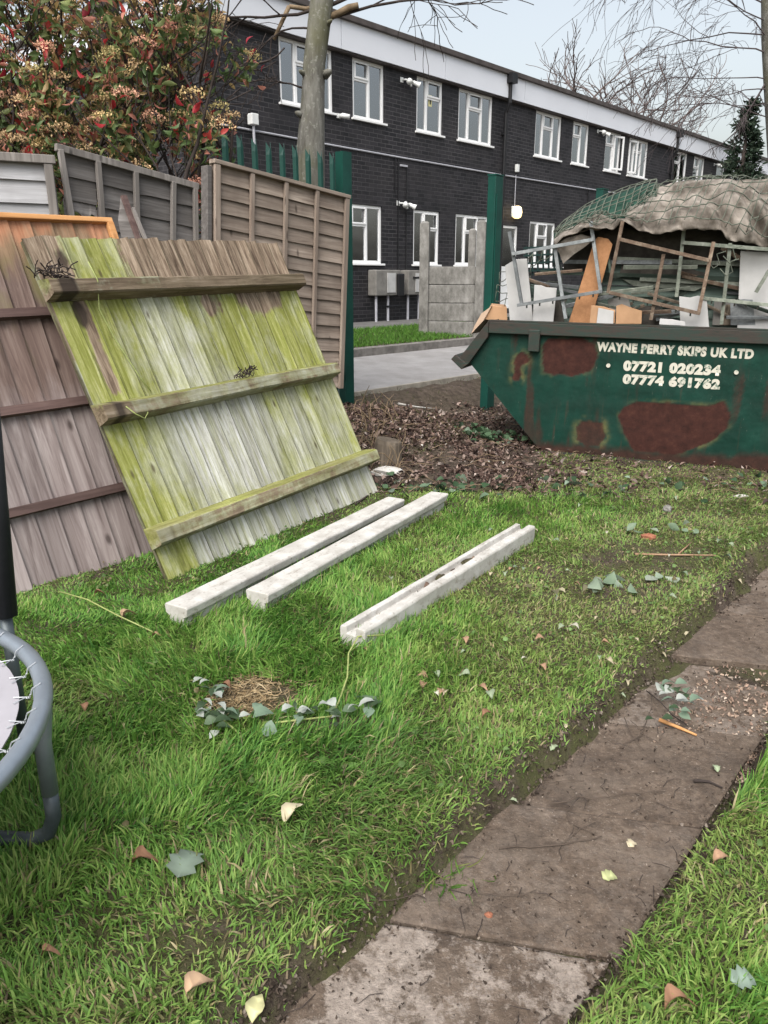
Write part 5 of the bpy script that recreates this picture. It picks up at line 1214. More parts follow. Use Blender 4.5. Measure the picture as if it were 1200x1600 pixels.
# conifer
p = at(1172, 165, 28); hC = p[2] + .1
cn = thing('conifer_tree', 'dark green conifer with uneven crown beyond the far end of the block', 'tree', (p[0], p[1], 0))
MB().tube([(0, 0, 0), (0, 0, hC - .3)], [.22, .03], 8).build('trunk', M['twig_dark'], cn, smooth=True)
mb = MB(); POS = []; DIR = []; rs = random.Random(9)
z = 2.6
while z < hC - .05:
    R0 = max(.12, (hC - z) * .42) * rs.uniform(.75, 1.1)
    for k in range(7):
        a = rs.uniform(0, 6.28); L_ = R0 * rs.uniform(.6, 1.1); dv_ = Vector((math.cos(a), math.sin(a), rs.uniform(-.1, .35)))
        e = Vector((0, 0, z)) + dv_ * L_; mb.tube([(0, 0, z), e], [.02, .006], 3, cap=False)
        for s in range(26): u = rs.uniform(.25, 1.05); POS.append(tuple(Vector((0, 0, z)).lerp(e, u))); DIR.append(tuple(dv_))
    z += rs.uniform(.16, .3)
mb.build('branches', M['twig_dark'], cn); POS = np.array(POS); DIR = np.array(DIR); n = len(POS)
pos = POS + RNG.normal(size=(n, 3)) * .06; V, Q, C = leaves_np(pos, DIR + rdir(n) * .9, rdir(n), RNG.uniform(.14, .26, n), RNG.uniform(.05, .09, n), pick(n, [(.016, .030, .018), (.028, .045, .028), (.04, .055, .035)], [3, 3, 1], .2)); npmesh('crown', V, Q, M['conifer'], cn, False, C)
# dark trunk behind the shrub
p = at(165, 60, 10.5)
bare_tree('garden_tree', 'dark bare trunk half hidden behind the red leaved shrub', (p[0], p[1], 0), [(-.1, 0, 0), (0, 0, 2.5), (.03, 0, 4.5), (.08, 0, 7)], [.22, .18, .16, .10], 'twig_dark', 'twig_dark', [((0, 0, 3.2 + j * .3), (math.cos(j * 2.2), math.sin(j * 2.2), .7), 1.2, .03) for j in range(8)], 2, 77, kink=.25, nch=3, minr=.005)

# ------------------------------------------------------------------ grass
def dens_mask(x, y):
    """0..1 how much grass grows here"""
    s, t_ = pst(x, y); l, r = path_edges(t_); d = dd(x, y)
    onpath = (s > l - .0) & (s < r + .01) & (t_ < 9.5)
    m = np.ones(x.shape)
    m = np.where((s > l + .02) & (s < r + .01) & (t_ < 9.5), 0, m)
    edge = sstep(-.02, .07, np.where(s < l + .02, l - s, 9)); m = m * np.where(s < l + .02, .25 + .75 * edge, 1)
    n1 = fbm(x * 1.3, y * 1.3, seed=201); n2 = fbm(x * 4.5, y * 4.5, seed=202)
    # trampled, muddy belt along the path and towards the skip
    tr_ = np.exp(-((s + .28) / .30) ** 2) * sstep(.2, .8, t_) * .12 + .5 * sstep(1.7, 2.6, t_) * sstep(-1.25, -.45, s) * (s < .2) + .45 * np.exp(-((s + .1) / .5) ** 2) * (t_ < .35)
    m = m - .6 * tr_ * sstep(.40, .66, n1 * .6 + n2 * .4)
    # bare straw patch
    e = ((x + .455) / .20) ** 2 + ((y - 2.36) / .15) ** 2 + 1.2 * (n2 - .5); m = m * sstep(.75, 1.15, e)
    e2 = ((x + .2) / .15) ** 2 + ((y - 2.19) / .05) ** 2; m = m * (1 - .8 * (e2 < 1))
    # soil and leaf mould toward the skip / mound
    yb = 5.05 + .5 * sstep(.7, 1.3, x) - .10 * x + .28 * (n2 - .5) + 2 * sstep(1.1, 1.5, x); m = m * (1 - sstep(yb - .1, yb + .25, y) * (x > -.35 + 0 * x))
    yb2 = 5.5; m = m * (1 - .35 * (x > 1.0) * sstep(5.0, 5.5, y))
    # bottom-left muddy corner
    m = m * (1 - .5 * np.exp(-(((x + .42) / .26) ** 2 + ((y - 1.36) / .13) ** 2)) * sstep(.3, .6, n2))
    m = m * (1 - .8 * np.exp(-(((x - 1.35) / .55) ** 2 + ((y - 3.75) / .22) ** 2)) * sstep(.35, .55, n2))
    return np.clip(m, 0, 1), n1, n2
def grass_patch(x0, x1, y0, y1, per_m2, hmin, hmax, wd, levels=3):
    n = int((x1 - x0) * (y1 - y0) * per_m2); x = RNG.uniform(x0, x1, n); y = RNG.uniform(y0, y1, n)
    vis = np.abs(x) < .58 * (y * .96 + .45) + .35
    x, y = x[vis], y[vis]; m, n1, n2 = dens_mask(x, y); k = RNG.uniform(0, 1, len(x)) < m; x, y, m, n1, n2 = x[k], y[k], m[k], n1[k], n2[k]; n = len(x)
    s, t_ = pst(x, y)
    tram = np.clip(.95 * sstep(1.5, 2.5, t_) * sstep(-1.35, -.55, s) * (s < .2) + .55 * np.exp(-((s + .22) / .28) ** 2) + .8 * sstep(4.6, 5.2, y) * sstep(.2, .7, x) + .5 * sstep(.55, .7, n1), 0, 1)
    tuf = np.clip(sstep(.50, .74, fbm(x * 2.6, y * 2.6, seed=206)) + .75 * sstep(.25, -.25, x + .35 * (n1 - .5)) * sstep(1.3, 1.7, y) * (s < 0), 0, 1.15)            # longer lush patches
    h = RNG.uniform(hmin, hmax, n) * (.78 + .48 * tuf) * (1 - .35 * tram) * (.55 + .45 * m)
    dg = (x + 1.037) * .85 - (y - 3.447) * .526; df = (x + 2.24) * .765 - (y - 2.61) * .644; near = np.where(x < -.9, np.minimum(np.abs(df), np.abs(dg)), np.abs(dg)); h = h * (.42 + .58 * sstep(.05, .38, near))
    clump = vnoise(x * 7, y * 7, seed=203)
    ang = 6.28 * 1.8 * fbm(x * 3.2, y * 3.2, seed=204) + RNG.normal(size=n) * (1.2 - .5 * np.clip(tuf, 0, 1))
    flat = RNG.uniform(0, 1, n) < (.25 + .45 * tram)
    lean = np.where(flat, RNG.uniform(1.1, 1.62, n), np.clip(RNG.normal(.62, .38, n) + .3 * tuf, .02, 1.45))
    z = zt(x, y) - .004; w = wd * RNG.uniform(.55, 1.3, n)
    P = np.stack([x, y, z], 1); ca, sa = np.cos(ang), np.sin(ang); rot = ang + np.pi / 2 + RNG.normal(size=n) * .6; sd_ = np.stack([np.cos(rot), np.sin(rot), RNG.normal(size=n) * .25], 1)
    V = np.zeros((n, levels + 1, 2, 3)); cur = P.copy(); seg = h / levels; cv_ = RNG.uniform(.5, 1.6, n)
    for i in range(levels + 1):
        f = (.9, 1, .72, .06)[i] if levels == 3 else (.9, .85, .06)[i]
        V[:, i, 0] = cur - sd_ * (w * f / 2)[:, None]; V[:, i, 1] = cur + sd_ * (w * f / 2)[:, None]
        th_ = lean * (1 + cv_ * (i - levels / 2) / levels); cur = cur + np.stack([np.sin(th_) * ca, np.sin(th_) * sa, np.cos(th_)], 1) * seg[:, None]
    V[..., 2] = np.maximum(V[..., 2], (z + .003)[:, None, None])
    base = (np.arange(n) * (levels + 1) * 2)[:, None, None]; q = np.array([[2 * i, 2 * i + 1, 2 * i + 3, 2 * i + 2] for i in range(levels)]); Qg = (base + q[None]).reshape(-1, 4)
    hue = np.clip(.45 * n1 + .4 * clump + .22 + RNG.normal(size=n) * .24 - .22 * tuf, 0, 1)
    A, B, Cc = np.array([.055, .155, .028]), np.array([.145, .30, .050]), np.array([.30, .39, .11])
    c = np.where(hue[:, None] < .5, A + (B - A) * (hue[:, None] * 2), B + (Cc - B) * (hue[:, None] * 2 - 1))
    c = c * (1 - .45 * tram[:, None]) + np.array([.20, .225, .085]) * .45 * tram[:, None]
    dry = RNG.uniform(0, 1, n) < (.06 + .26 * tram + .15 * (1 - m)); dc = pick(n, [(.26, .22, .11), (.36, .31, .18), (.17, .16, .07), (.14, .11, .07)], [3, 2, 3, 2], .2); c = np.where(dry[:, None], dc, c)
    C = (c[:, None, None, :] * np.ones((n, levels + 1, 2, 1))).reshape(-1, 3)
    return V.reshape(-1, 3), Qg, C
def merge(parts):
    Vs, Qs, Cs = [], [], []; o = 0
    for V, Q, C in parts: Vs.append(V); Qs.append(Q + o); Cs.append(C); o += len(V)
    return np.concatenate(Vs), np.concatenate(Qs), np.concatenate(Cs)
parts = [grass_patch(-1.5, 1.5, 1.0, 2.0, 25000, .022, .075, .0050), grass_patch(-2.2, 2.2, 2.0, 3.2, 19000, .024, .075, .0055), grass_patch(-2.6, 2.6, 3.2, 4.4, 11500, .028, .075, .0058), grass_patch(-2.6, 3.4, 4.4, 6.4, 7000, .03, .07, .0070, 2)]
V, Q, C = merge(parts); print('grass blades', len(Q) // 3)
struct(npmesh('grass', V, Q, M['grass'], None, False, C), 'stuff')
n = 5200; x = RNG.uniform(-1.6, 2.6, n); y = 1.05 + 4.3 * RNG.uniform(0, 1, n) ** 1.3; m_, a_, b_ = dens_mask(x, y); k = (fbm(x * 2.1, y * 2.1, seed=230) + RNG.normal(size=n) * .06 > .50) & (RNG.uniform(0, 1, n) < m_ + .15) & (m_ > 0); x, y = x[k], y[k]; n = len(x)
pos = np.stack([x, y, zt(x, y) + RNG.uniform(.008, .035, n)], 1); f_ = rdir(n); f_[:, 2] *= .35; s2 = rdir(n); s2[:, 2] *= .3; L = RNG.uniform(.010, .024, n)
V, Q, C = leaves_np(pos, f_, s2, L, L * RNG.uniform(.6, .95, n), pick(n, [(.085, .155, .04), (.13, .21, .07), (.16, .19, .08), (.24, .20, .11)], [4, 3, 2, 1], .18), .15, .3, prof=(.3, .95, 1, .7, .1)); struct(npmesh('lawn_weeds', V, Q, M['grass'], None, True, C), 'stuff')
# verge grass by the block and mossy bank
def simple_grass(pts_fn, n, h0, h1, w, cols, wts):
    x, y = pts_fn(n); n = len(x); d_ = dd(x, y); z = np.where(d_ < 3.1, .527 - (d_ - 1.5) / 1.55 * .127, zt(x, y)) - .004; h = RNG.uniform(h0, h1, n); ang = RNG.uniform(0, 6.28, n); sd_ = np.stack([np.cos(ang), np.sin(ang), np.zeros(n)], 1); ln = RNG.normal(size=(n, 2)) * .5
    V = np.zeros((n, 3, 2, 3))
    for i in range(3):
        t_ = i / 2; c_ = np.stack([x + ln[:, 0] * h * t_ ** 1.6, y + ln[:, 1] * h * t_ ** 1.6, z + h * t_ * .85], 1); f = (1, .75, .08)[i]; V[:, i, 0] = c_ - sd_ * w * f / 2; V[:, i, 1] = c_ + sd_ * w * f / 2
    Qg = ((np.arange(n) * 6)[:, None, None] + np.array([[0, 1, 3, 2], [2, 3, 5, 4]])[None]).reshape(-1, 4); return V.reshape(-1, 3), Qg, pick(n, cols, wts, .2).repeat(6, 0)
def ver(n):
    a = RNG.uniform(-5, 8, n); d = RNG.uniform(1.52, 3.03, n); P = O_[:2][None] + a[:, None] * E2 + d[:, None] * N2; return P[:, 0], P[:, 1]
def bank(n):
    a = RNG.uniform(-7.5, 2, n); d = RNG.uniform(5.2, 7.3, n); P = O_[:2][None] + a[:, None] * E2 + d[:, None] * N2; x, y = P[:, 0], P[:, 1]
    k = (RNG.uniform(0, 1, n) < .85 * (1 - sstep(-5.9, -5.3, a + .9 * (fbm(x * 2, y * 2, seed=211) - .5))) + .05); return x[k], y[k]
gcol = [(.055, .15, .018), (.085, .20, .025), (.12, .235, .04)]
V, Q, C = merge([simple_grass(ver, 34000, .04, .09, .010, gcol, [2, 3, 1.5]), simple_grass(bank, 26000, .02, .06, .007, [(.07, .085, .025), (.10, .11, .035), (.14, .13, .06), (.06, .05, .03)], [3, 3, 2, 2])])
struct(npmesh('verge_grass', V, Q, M['grass'], None, False, C), 'stuff')

# ------------------------------------------------------------------ leaf litter (uncountable) under and beside the skip
def litter_pts(n):
    x = RNG.uniform(-.5, 4.2, n); y = RNG.uniform(4.7, 9.0, n); n2 = fbm(x * 4.5, y * 4.5, seed=202); d = dd(x, y); a = aa(x, y)
    yb = 5.05 - .12 * x + .28 * (n2 - .5)
    w = (1 - .72 * sstep(1.0, 1.7, x)) * sstep(yb - .15, yb + .3, y) * sstep(5.5, 6.0, d) * (.25 + .75 * sstep(.40, .6, fbm(x * 2.2, y * 2.2, seed=220))) * (.25 + .75 * np.exp(-(((x - .5) / 1.1) ** 2 + ((y - 6.4) / 1.3) ** 2)))
    k = RNG.uniform(0, 1, n) < w; return x[k], y[k]
x, y = litter_pts(90000); n = len(x); pos = np.stack([x, y, zt(x, y) + RNG.uniform(.002, .035, n)], 1); f_ = rdir(n); f_[:, 2] *= .3; sd_ = rdir(n); sd_[:, 2] *= .35
L = .018 + .058 * RNG.uniform(0, 1, n) ** 2; V, Q, C = leaves_np(pos, f_, sd_, L, L * RNG.uniform(.25, .6, n), pick(n, [(.075, .047, .038), (.13, .085, .068), (.19, .135, .11), (.26, .195, .165), (.045, .030, .026), (.34, .28, .25)], [4, 4, 3, 1.6, 4, .5], .2), RNG.uniform(-.3, .6, n), RNG.uniform(-.3, .9, n))
lit = [(V, Q, C)]
# ivy scattered in the mould
def clus(cx, cy, sx_, sy_, n, cols, w, l0, l1, zup=.05):
    x = RNG.normal(cx, sx_, n); y = RNG.normal(cy, sy_, n); pos = np.stack([x, y, zt(x, y) + RNG.uniform(.004, zup, n)], 1); f_ = rdir(n); f_[:, 2] *= .35; L = RNG.uniform(l0, l1, n); s2 = rdir(n); s2[:, 2] *= .4
    return leaves_np(pos, f_, s2, L, L * .8, pick(n, cols, w, .15), RNG.uniform(-.1, .3, n), RNG.uniform(-.2, .4, n), prof=(.25, .95, 1, .6, .03))
iv = [(.030, .060, .028), (.055, .095, .05), (.10, .15, .095), (.16, .21, .155)]
p1 = ground_hit(770, 690); p2 = ground_hit(690, 765); p3 = ground_hit(850, 770); p4 = ground_hit(1060, 760)
lit += [clus(p1[0], p1[1], .14, .10, 120, iv, [4, 4, 1, .3], .04, .07, .10), clus(p2[0], p2[1], .26, .13, 46, iv, [2, 4, 3, 1], .05, .09), clus(p3[0], p3[1], .30, .16, 26, iv, [2, 4, 3, 1], .05, .09), clus(p4[0], p4[1], .5, .20, 30, iv, [2, 4, 3, 1.5], .04, .08)]
V, Q, C = merge(lit); struct(npmesh('leaf_litter', V, Q, M['deadleaf'], None, True, C), 'stuff')
# crumbs of soil, chips and straw on path and lawn
def path_pts(n, s0, s1, t0, t1):
    s = RNG.uniform(s0, s1, n); t_ = t0 + (t1 - t0) * RNG.uniform(0, 1, n) ** 1.5; P = P0[None] + s[:, None] * PN + t_[:, None] * PD; return P[:, 0], P[:, 1]
def crumbs(x, y, z, l0, l1, cols, w, asp=.6):
    n = len(x); pos = np.stack([x, y, z], 1); f_ = rdir(n); L = RNG.uniform(l0, l1, n); V, Q, C = leaves_np(pos, f_, rdir(n), L, L * asp, pick(n, cols, w, .2), .5, .5, prof=(.5, 1, .4)); return V, Q, C
soilc = [(.045, .033, .026), (.080, .061, .048), (.13, .10, .08), (.24, .20, .165)]
x, y = path_pts(2600, -.05, .45, -.1, 6); sl = [crumbs(x, y, np.full(len(x), -.040) + RNG.uniform(0, .004, len(x)), .003, .011, soilc, [4, 4, 2, 1])]
s_ = np.where(RNG.uniform(0, 1, 6500) < .6, RNG.normal(-.035, .022, 6500), RNG.normal(.435, .018, 6500)); t_ = 7 * RNG.uniform(0, 1, 6500) ** 1.4 - .1; P = P0[None] + s_[:, None] * PN + t_[:, None] * PD
sl.append(crumbs(P[:, 0], P[:, 1], np.maximum(zt(P[:, 0], P[:, 1]), -.046) + RNG.uniform(-.002, .006, 6500), .004, .013, soilc, [3, 4, 2.5, 1], .9))
x, y = path_pts(900, .12, .46, 1.45, 2.2); sl.append(crumbs(x, y, np.full(len(x), -.052), .006, .02, [(.34, .25, .19), (.25, .17, .13), (.45, .37, .30)], [3, 3, 1]))   # pinkish wood chips on the far slab
struct(npmesh('soil_crumbs', *merge(sl)[:2], M['deadleaf'], None, False, merge(sl)[2]), 'stuff')
n = 1700; x = RNG.normal(-.455, .105, n); y = RNG.normal(2.37, .085, n); k = RNG.uniform(0, 1, n) < .35 + .65 * sstep(-.34, -.52, x); x, y = x[k], y[k]; n = len(x)
f_ = rdir(n); f_[:, 2] *= .2; s2 = rdir(n); V, Q, C = leaves_np(np.stack([x, y, zt(x, y) + RNG.uniform(.002, .016, n)], 1), f_, s2, RNG.uniform(.025, .06, n), .0028, pick(n, [(.33, .24, .13), (.42, .33, .20), (.22, .155, .09), (.10, .075, .05)], [4, 3, 2, 1], .15), 0, .3, prof=(.8, 1, .3))
struct(npmesh('dry_straw', V, Q, M['deadleaf'], None, False, C), 'stuff')

# ------------------------------------------------------------------ countable debris
def leaf_obj(name, label, cat, px, py, L, Wd, cols, ang, lift=.02, fold=.3, curl=.4, tilt=.2, group=None, prof=(.04, .45, .85, 1, .9, .62, .3, .03), m='deadleaf'):
    L *= .82; Wd *= .8
    g = ground_hit(px, py); f_ = np.array([[math.cos(ang), math.sin(ang), tilt]]); s2 = np.array([[-math.sin(ang), math.cos(ang), random.uniform(-.25, .25)]])
    V, Q, C = leaves_np(np.array([[0, 0, lift]]) - f_ * L / 2, f_, s2, L, Wd, np.array([cols]), fold, curl, prof=prof)
    V = V + RNG.normal(size=V.shape) * L * .022; rib = np.tile(np.array([.8, 1.25, .8]), len(V) // 3)[:, None]; C = np.clip(C * rib * RNG.uniform(.55, .9, (len(C), 1)), 0, 1); o = npmesh(name, V, Q, M[m], None, True, C); o.location = (g[0], g[1], g[2]); return tag(o, label, cat, group)
maple = (.10, .85, .65, 1.0, .60, .75, .05)
BRN = [(.36, .20, .12), (.44, .27, .17), (.28, .15, .09), (.50, .34, .22)]
for (px, py, s, a, lab) in ((200, 968, .085, .8, 'long curled tan leaf on the grass in front of the left panels'), (155, 935, .06, .3, 'small tan leaf at the foot of the mauve panel'), (245, 1003, .05, 0, 'brown leaf at the end of the bent green stem by the panels'), (132, 1115, .055, 2.2, 'upright orange brown leaf in the grass right of the trampoline ring'), (352, 1082, .06, 2.8, 'orange brown curled leaf beside the straw patch'), (225, 1356, .085, .1, 'pinkish brown curled leaf in the grass below the trampoline leg'), (310, 1555, .075, .5, 'tan leaf in the muddy grass at the bottom of the picture'), (78, 1505, .05, .2, 'small beige leaf near the bottom left corner'), (760, 1127, .05, .4, 'pale tan leaf standing alone between straw patch and path'), (945, 1015, .045, -.3, 'pinkish leaf at the crumbling lawn edge'), (1125, 1355, .06, .2, 'tan leaf on the right hand lawn'), (1055, 1578, .08, .2, 'brown leaf on the right hand lawn at the bottom')):
    leaf_obj('dead_leaf', lab, 'leaf', px, py, s, s * .6, random.choice(BRN), a, .035, .45, .8, .35)
leaf_obj('pale_leaf', 'large cream curled leaf standing in the lawn', 'leaf', 460, 1287, .10, .055, (.62, .55, .38), .9, .045, .5, .5, .5)
leaf_obj('grey_green_leaf', 'large grey green maple shaped leaf lying low left in the lawn', 'leaf', 294, 1367, .11, .12, (.20, .255, .20), 1.3, .042, .12, .25, .12, prof=maple)
leaf_obj('grey_green_leaf', 'round grey green leaf on the right hand lawn near the bottom', 'leaf', 1158, 1549, .06, .065, (.24, .31, .25), .2, .035, .1, .2, .1, prof=maple)
leaf_obj('yellow_leaf', 'pale yellow green lobed leaf on the dark slab', 'leaf', 952, 1372, .045, .05, (.50, .53, .26), .3, .006, .15, .2, .05, prof=maple)
leaf_obj('yellow_leaf', 'pale cream leaf on the dark slab', 'leaf', 987, 1320, .04, .035, (.60, .52, .36), .8, .006, .2, .3, .05, prof=maple)
leaf_obj('yellow_leaf', 'variegated cream and green leaf pair at the bottom edge', 'leaf', 402, 1588, .07, .05, (.58, .56, .30), 1.4, .03, .3, .4, .3)
for (px, py, s, lab) in ((866, 1172, .045, 'pale green leaf at the lawn edge where the soil step begins'), (800, 1255, .035, 'grey green leaf near the left edge of the path'), (1073, 992, .05, 'cream leaf on the far slab'), (1118, 1204, .045, 'green leaf at the right edge of the path'), (884, 1138, .03, 'small folded pale leaf on the crumbling edge')):
    leaf_obj('small_leaf', lab, 'leaf', px, py, s, s * .7, (.36, .42, .27) if 'green' in lab else (.56, .50, .34), random.uniform(0, 3), .012, .25, .3, .1, prof=maple)
for k in range(64):
    px, py = random.uniform(560, 1190), random.uniform(775, 1100)
    g = ground_hit(px, py); s, t_ = pst(g[0], g[1])
    if -.02 < s < .44: continue
    c_ = random.choice([(.30, .36, .24), (.46, .40, .27), (.40, .25, .16), (.52, .50, .40), (.20, .26, .17)]); q = random.uniform(.03, .06)
    leaf_obj('scattered_leaf', 'small fallen leaf or leaf scrap lying on the trampled part of the lawn', 'leaf', px, py, q, q * .65, c_, random.uniform(0, 6.28), .03, .35, .5, .2, 'small fallen leaves on the trampled lawn')
for k in range(12):
    px, py = random.uniform(600, 800), random.uniform(640, 740); q = random.uniform(.03, .06)
    leaf_obj('pale_scrap', 'bright pale scrap lying on the dark leaf mould', 'scrap', px, py, q, q * .6, (.60, .58, .52), random.uniform(0, 6.28), .04, .2, .4, .15, 'bright pale scraps on the leaf mould')
def leaf_cluster(name, label, cat, px, py, n, spread, l0, l1, cols, w, asp=.55, zup=.06, seed=0):
    g = ground_hit(px, py); x = RNG.normal(0, spread[0], n); y = RNG.normal(0, spread[1], n); pos = np.stack([x, y, RNG.uniform(.015, zup, n)], 1); f_ = rdir(n); f_[:, 2] *= .4; s2 = rdir(n); s2[:, 2] *= .5; L = RNG.uniform(l0, l1, n)
    V, Q, C = leaves_np(pos, f_, s2, L, L * asp, pick(n, cols, w, .1), RNG.uniform(0, .3, n), RNG.uniform(0, .4, n)); o = npmesh(name, V, Q, M['leafmat'], None, True, C); o.location = tuple(g); return tag(o, label, cat)
# cut sprig with pale leaf undersides round the straw patch: stem + leaves as one thing each
def sprig(label, stem_px, leaf_list, r=.0035, m='stem_green', lift=.035):
    P = [ground_hit(x, y) + np.array([0, 0, lift + dz]) for x, y, dz in stem_px]; o = thing('cut_sprig', label, 'cut plant', tuple(P[0]))
    MB().tube([p - P[0] for p in P], r, 6).build('stem', M[m], o, smooth=True); PV = []
    for (px, py, L, Wd, ang, c, tilt) in leaf_list:
        g = ground_hit(px, py) + np.array([0, 0, .065]) - P[0]; f_ = np.array([[math.cos(ang), math.sin(ang), tilt]]); s2 = np.array([[-math.sin(ang), math.cos(ang), random.uniform(-.5, .5)]])
        V, Q, C = leaves_np(g[None] - f_ * L / 2, f_, s2, L * random.uniform(.7, 1.15), Wd * random.uniform(.6, 1.1), np.array([c]), .15, .5); PV.append((V, Q, C))
    if leaf_list:
        for q_ in range(len(leaf_list) * 2):
            px, py, L, Wd, ang, c, tilt = random.choice(leaf_list); g = ground_hit(px + random.gauss(0, 9), py + random.gauss(0, 6)) + np.array([0, 0, .045]) - P[0]; ang += random.uniform(-1.2, 1.2); c = random.choice([GG, DG, DG, WH, (.13, .19, .11)])
            PV.append(leaves_np(g[None] - np.array([[math.cos(ang), math.sin(ang), .1]]) * L / 2, np.array([[math.cos(ang), math.sin(ang), random.uniform(-.1, .4)]]), np.array([[-math.sin(ang), math.cos(ang), random.uniform(-.6, .6)]]), L * .85, Wd, np.array([c]), .15, .25))
    if PV: V, Q, C = merge(PV); npmesh('leaves', V, Q, M['leafmat'], o, True, C)
    return o
WH, GG, DG = (.44, .47, .43), (.20, .28, .20), (.05, .085, .04)
sprig('pale stemmed sprig with white leaf undersides lying right of the straw patch', [(600, 1012, .02), (560, 1018, .03), (545, 1045, .03), (543, 1080, .02), (530, 1110, .0), (518, 1130, -.01), (470, 1135, -.01), (430, 1140, -.01)],
      [(575, 1120, .075, .042, .3, WH, .35), (555, 1127, .06, .04, .5, WH, .2), (508, 1125, .05, .04, .1, WH, .3), (518, 1122, .045, .04, 2.2, WH, .3), (478, 1133, .05, .03, .0, WH, .15), (450, 1131, .045, .035, .6, WH, .2), (404, 1128, .05, .055, 1.4, GG, .3), (410, 1140, .06, .06, .4, GG, .15), (525, 1138, .045, .03, -.5, DG, .1), (462, 1127, .04, .02, 1.8, DG, .4)])
sprig('dark leaved sprig with white undersides lying left of the straw patch', [(300, 1105, .0), (325, 1125, .01), (350, 1140, .0), (375, 1157, -.01)],
      [(322, 1088, .045, .03, .6, WH, .3), (340, 1108, .05, .028, 2.6, WH, .35), (327, 1120, .05, .025, 2.4, WH, .2), (348, 1126, .055, .025, 2.3, WH, .2), (318, 1135, .04, .03, .2, WH, .1), (384, 1143, .04, .026, .3, WH, .2), (350, 1098, .06, .035, .4, GG, .2), (365, 1136, .06, .04, -.2, GG, .1), (350, 1150, .06, .04, .3, DG, .1), (335, 1142, .06, .035, -.3, DG, .2), (318, 1126, .05, .03, 1.2, DG, .2), (350, 1160, .05, .03, 0, DG, .1)])
sprig('long thin bent green stem on the grass before the mauve panel', [(95, 945, .03), (140, 962, .04), (185, 985, .035), (240, 1003, .01)], [], .003)
sprig('ivy trail with green leaves lying across the slab joint', [(1010, 1080, -.01), (1030, 1100, .0), (1050, 1120, -.005), (1075, 1135, -.01)],
      [(1040, 1090, .05, .04, .2, GG, .2), (1062, 1090, .05, .03, .1, GG, .1), (1042, 1116, .045, .03, 3, GG, .1), (1062, 1114, .045, .03, .2, WH, .2), (1083, 1115, .05, .04, .4, GG, .25), (1048, 1130, .045, .03, 3.0, DG, .1), (1072, 1136, .05, .035, -.2, GG, .1), (1055, 1100, .04, .03, 1.2, DG, .2)], .002, 'twig_dark', .012)
leaf_cluster('ivy_clump', 'clump of broad grey green ivy leaves on the trampled lawn right of centre', 'ivy', 975, 918, 11, (.13, .05), .06, .12, [(.30, .37, .28), (.20, .27, .18), (.42, .47, .38)], [3, 3, 2], .6, .05)
leaf_cluster('ivy_clump', 'smaller clump of ivy leaves in the trampled grass toward the skip', 'ivy', 1050, 835, 9, (.14, .05), .05, .09, [(.22, .30, .20), (.34, .40, .30)], [3, 2], .6, .05)
leaf_cluster('ivy_clump', 'ivy scraps on the lawn left of the bigger clump', 'ivy', 905, 930, 7, (.09, .04), .04, .07, [(.30, .36, .26), (.40, .36, .24)], [3, 2], .6, .04)
n_t = 0
def tuft(px, py, label, n=70, spread=.035, h0=.05, h1=.12):
    g = ground_hit(px, py); x = RNG.normal(0, spread, n); y = RNG.normal(0, spread * .6, n); f_ = rdir(n, .7); f_[:, 2] = np.abs(f_[:, 2]) * .6; L = RNG.uniform(h0, h1, n)
    V, Q, C = leaves_np(np.stack([x, y, np.zeros(n)], 1), f_, rdir(n), L, .004, pick(n, [(.06, .14, .02), (.10, .19, .03), (.18, .2, .06)], [3, 3, 1], .15), .2, .5, prof=(.8, 1, .8, .5, .05)); o = npmesh('grass_tuft', V, Q, M['grass'], None, False, C); o.location = tuple(g); return tag(o, label, 'grass tuft')
tuft(715, 1048, 'dark clump of coarse grass in the lawn left of the path', 130, .06, .05, .11); tuft(683, 1372, 'loose pulled tuft of grass lying on the dark slab', 60, .045, .04, .09)
# twigs on the path
def twig(label, pts, r=.0022, side=(), m='twig_dark', name='twig'):
    if name == 'twig' and r < .004: r *= .95; m = 'twig_brown' if m == 'twig_dark' else m
    if name == 'twig': pts = [(x + random.uniform(-4, 4), y + random.uniform(-3, 3)) for x, y in [p for a_, b_ in zip(pts, pts[1:]) for p in (a_, ((a_[0] + b_[0]) / 2, (a_[1] + b_[1]) / 2))] + [pts[-1]]]
    P = [ground_hit(x, y) + np.array([0, 0, .008]) for x, y in pts]; o = MB().tube([p - P[0] for p in P], [r * (1 - .5 * i / (len(P) - 1)) for i in range(len(P))], 5)
    for s in side: q = [ground_hit(x, y) + np.array([0, 0, .010]) for x, y in s]; o.tube([p - P[0] for p in q], r * .6, 4)
    ob = o.build(name, M[m], None, smooth=True); ob.location = tuple(P[0]); return tag(ob, label, 'twig')
twig('long forked twig lying across the middle slab', [(778, 1327), (830, 1328), (880, 1322), (920, 1315), (942, 1310)], .0024, [[(880, 1322), (905, 1300), (930, 1290)], [(790, 1330), (800, 1338)]])
twig('crooked branching twig near the middle joint', [(860, 1258), (905, 1250), (950, 1248), (1000, 1240), (1040, 1238)], .0026, [[(905, 1250), (885, 1272), (890, 1290), (930, 1308)], [(950, 1248), (940, 1235)]])
twig('thin twig curling above the middle joint on the left', [(838, 1238), (850, 1228), (880, 1222), (910, 1226)], .0018)
twig('tangled fine twigs below the ivy trail', [(975, 1165), (1000, 1150), (1015, 1120), (1020, 1090)], .0024, [[(975, 1125), (985, 1150), (1005, 1175)], [(1000, 1150), (1040, 1170), (1055, 1168)], [(985, 1130), (1020, 1160)]])
twig('bark sliver with reddish underside beside the ivy trail', [(1030, 1128), (1060, 1140), (1088, 1152)], .008, (), 'wood_orange', 'bark_sliver')
twig('short broken stick at the right edge of the path', [(1085, 1222), (1105, 1226), (1125, 1233)], .005)
twig('curved pale root on the dark slab near the grass', [(590, 1412), (640, 1405), (665, 1398)], .0015)
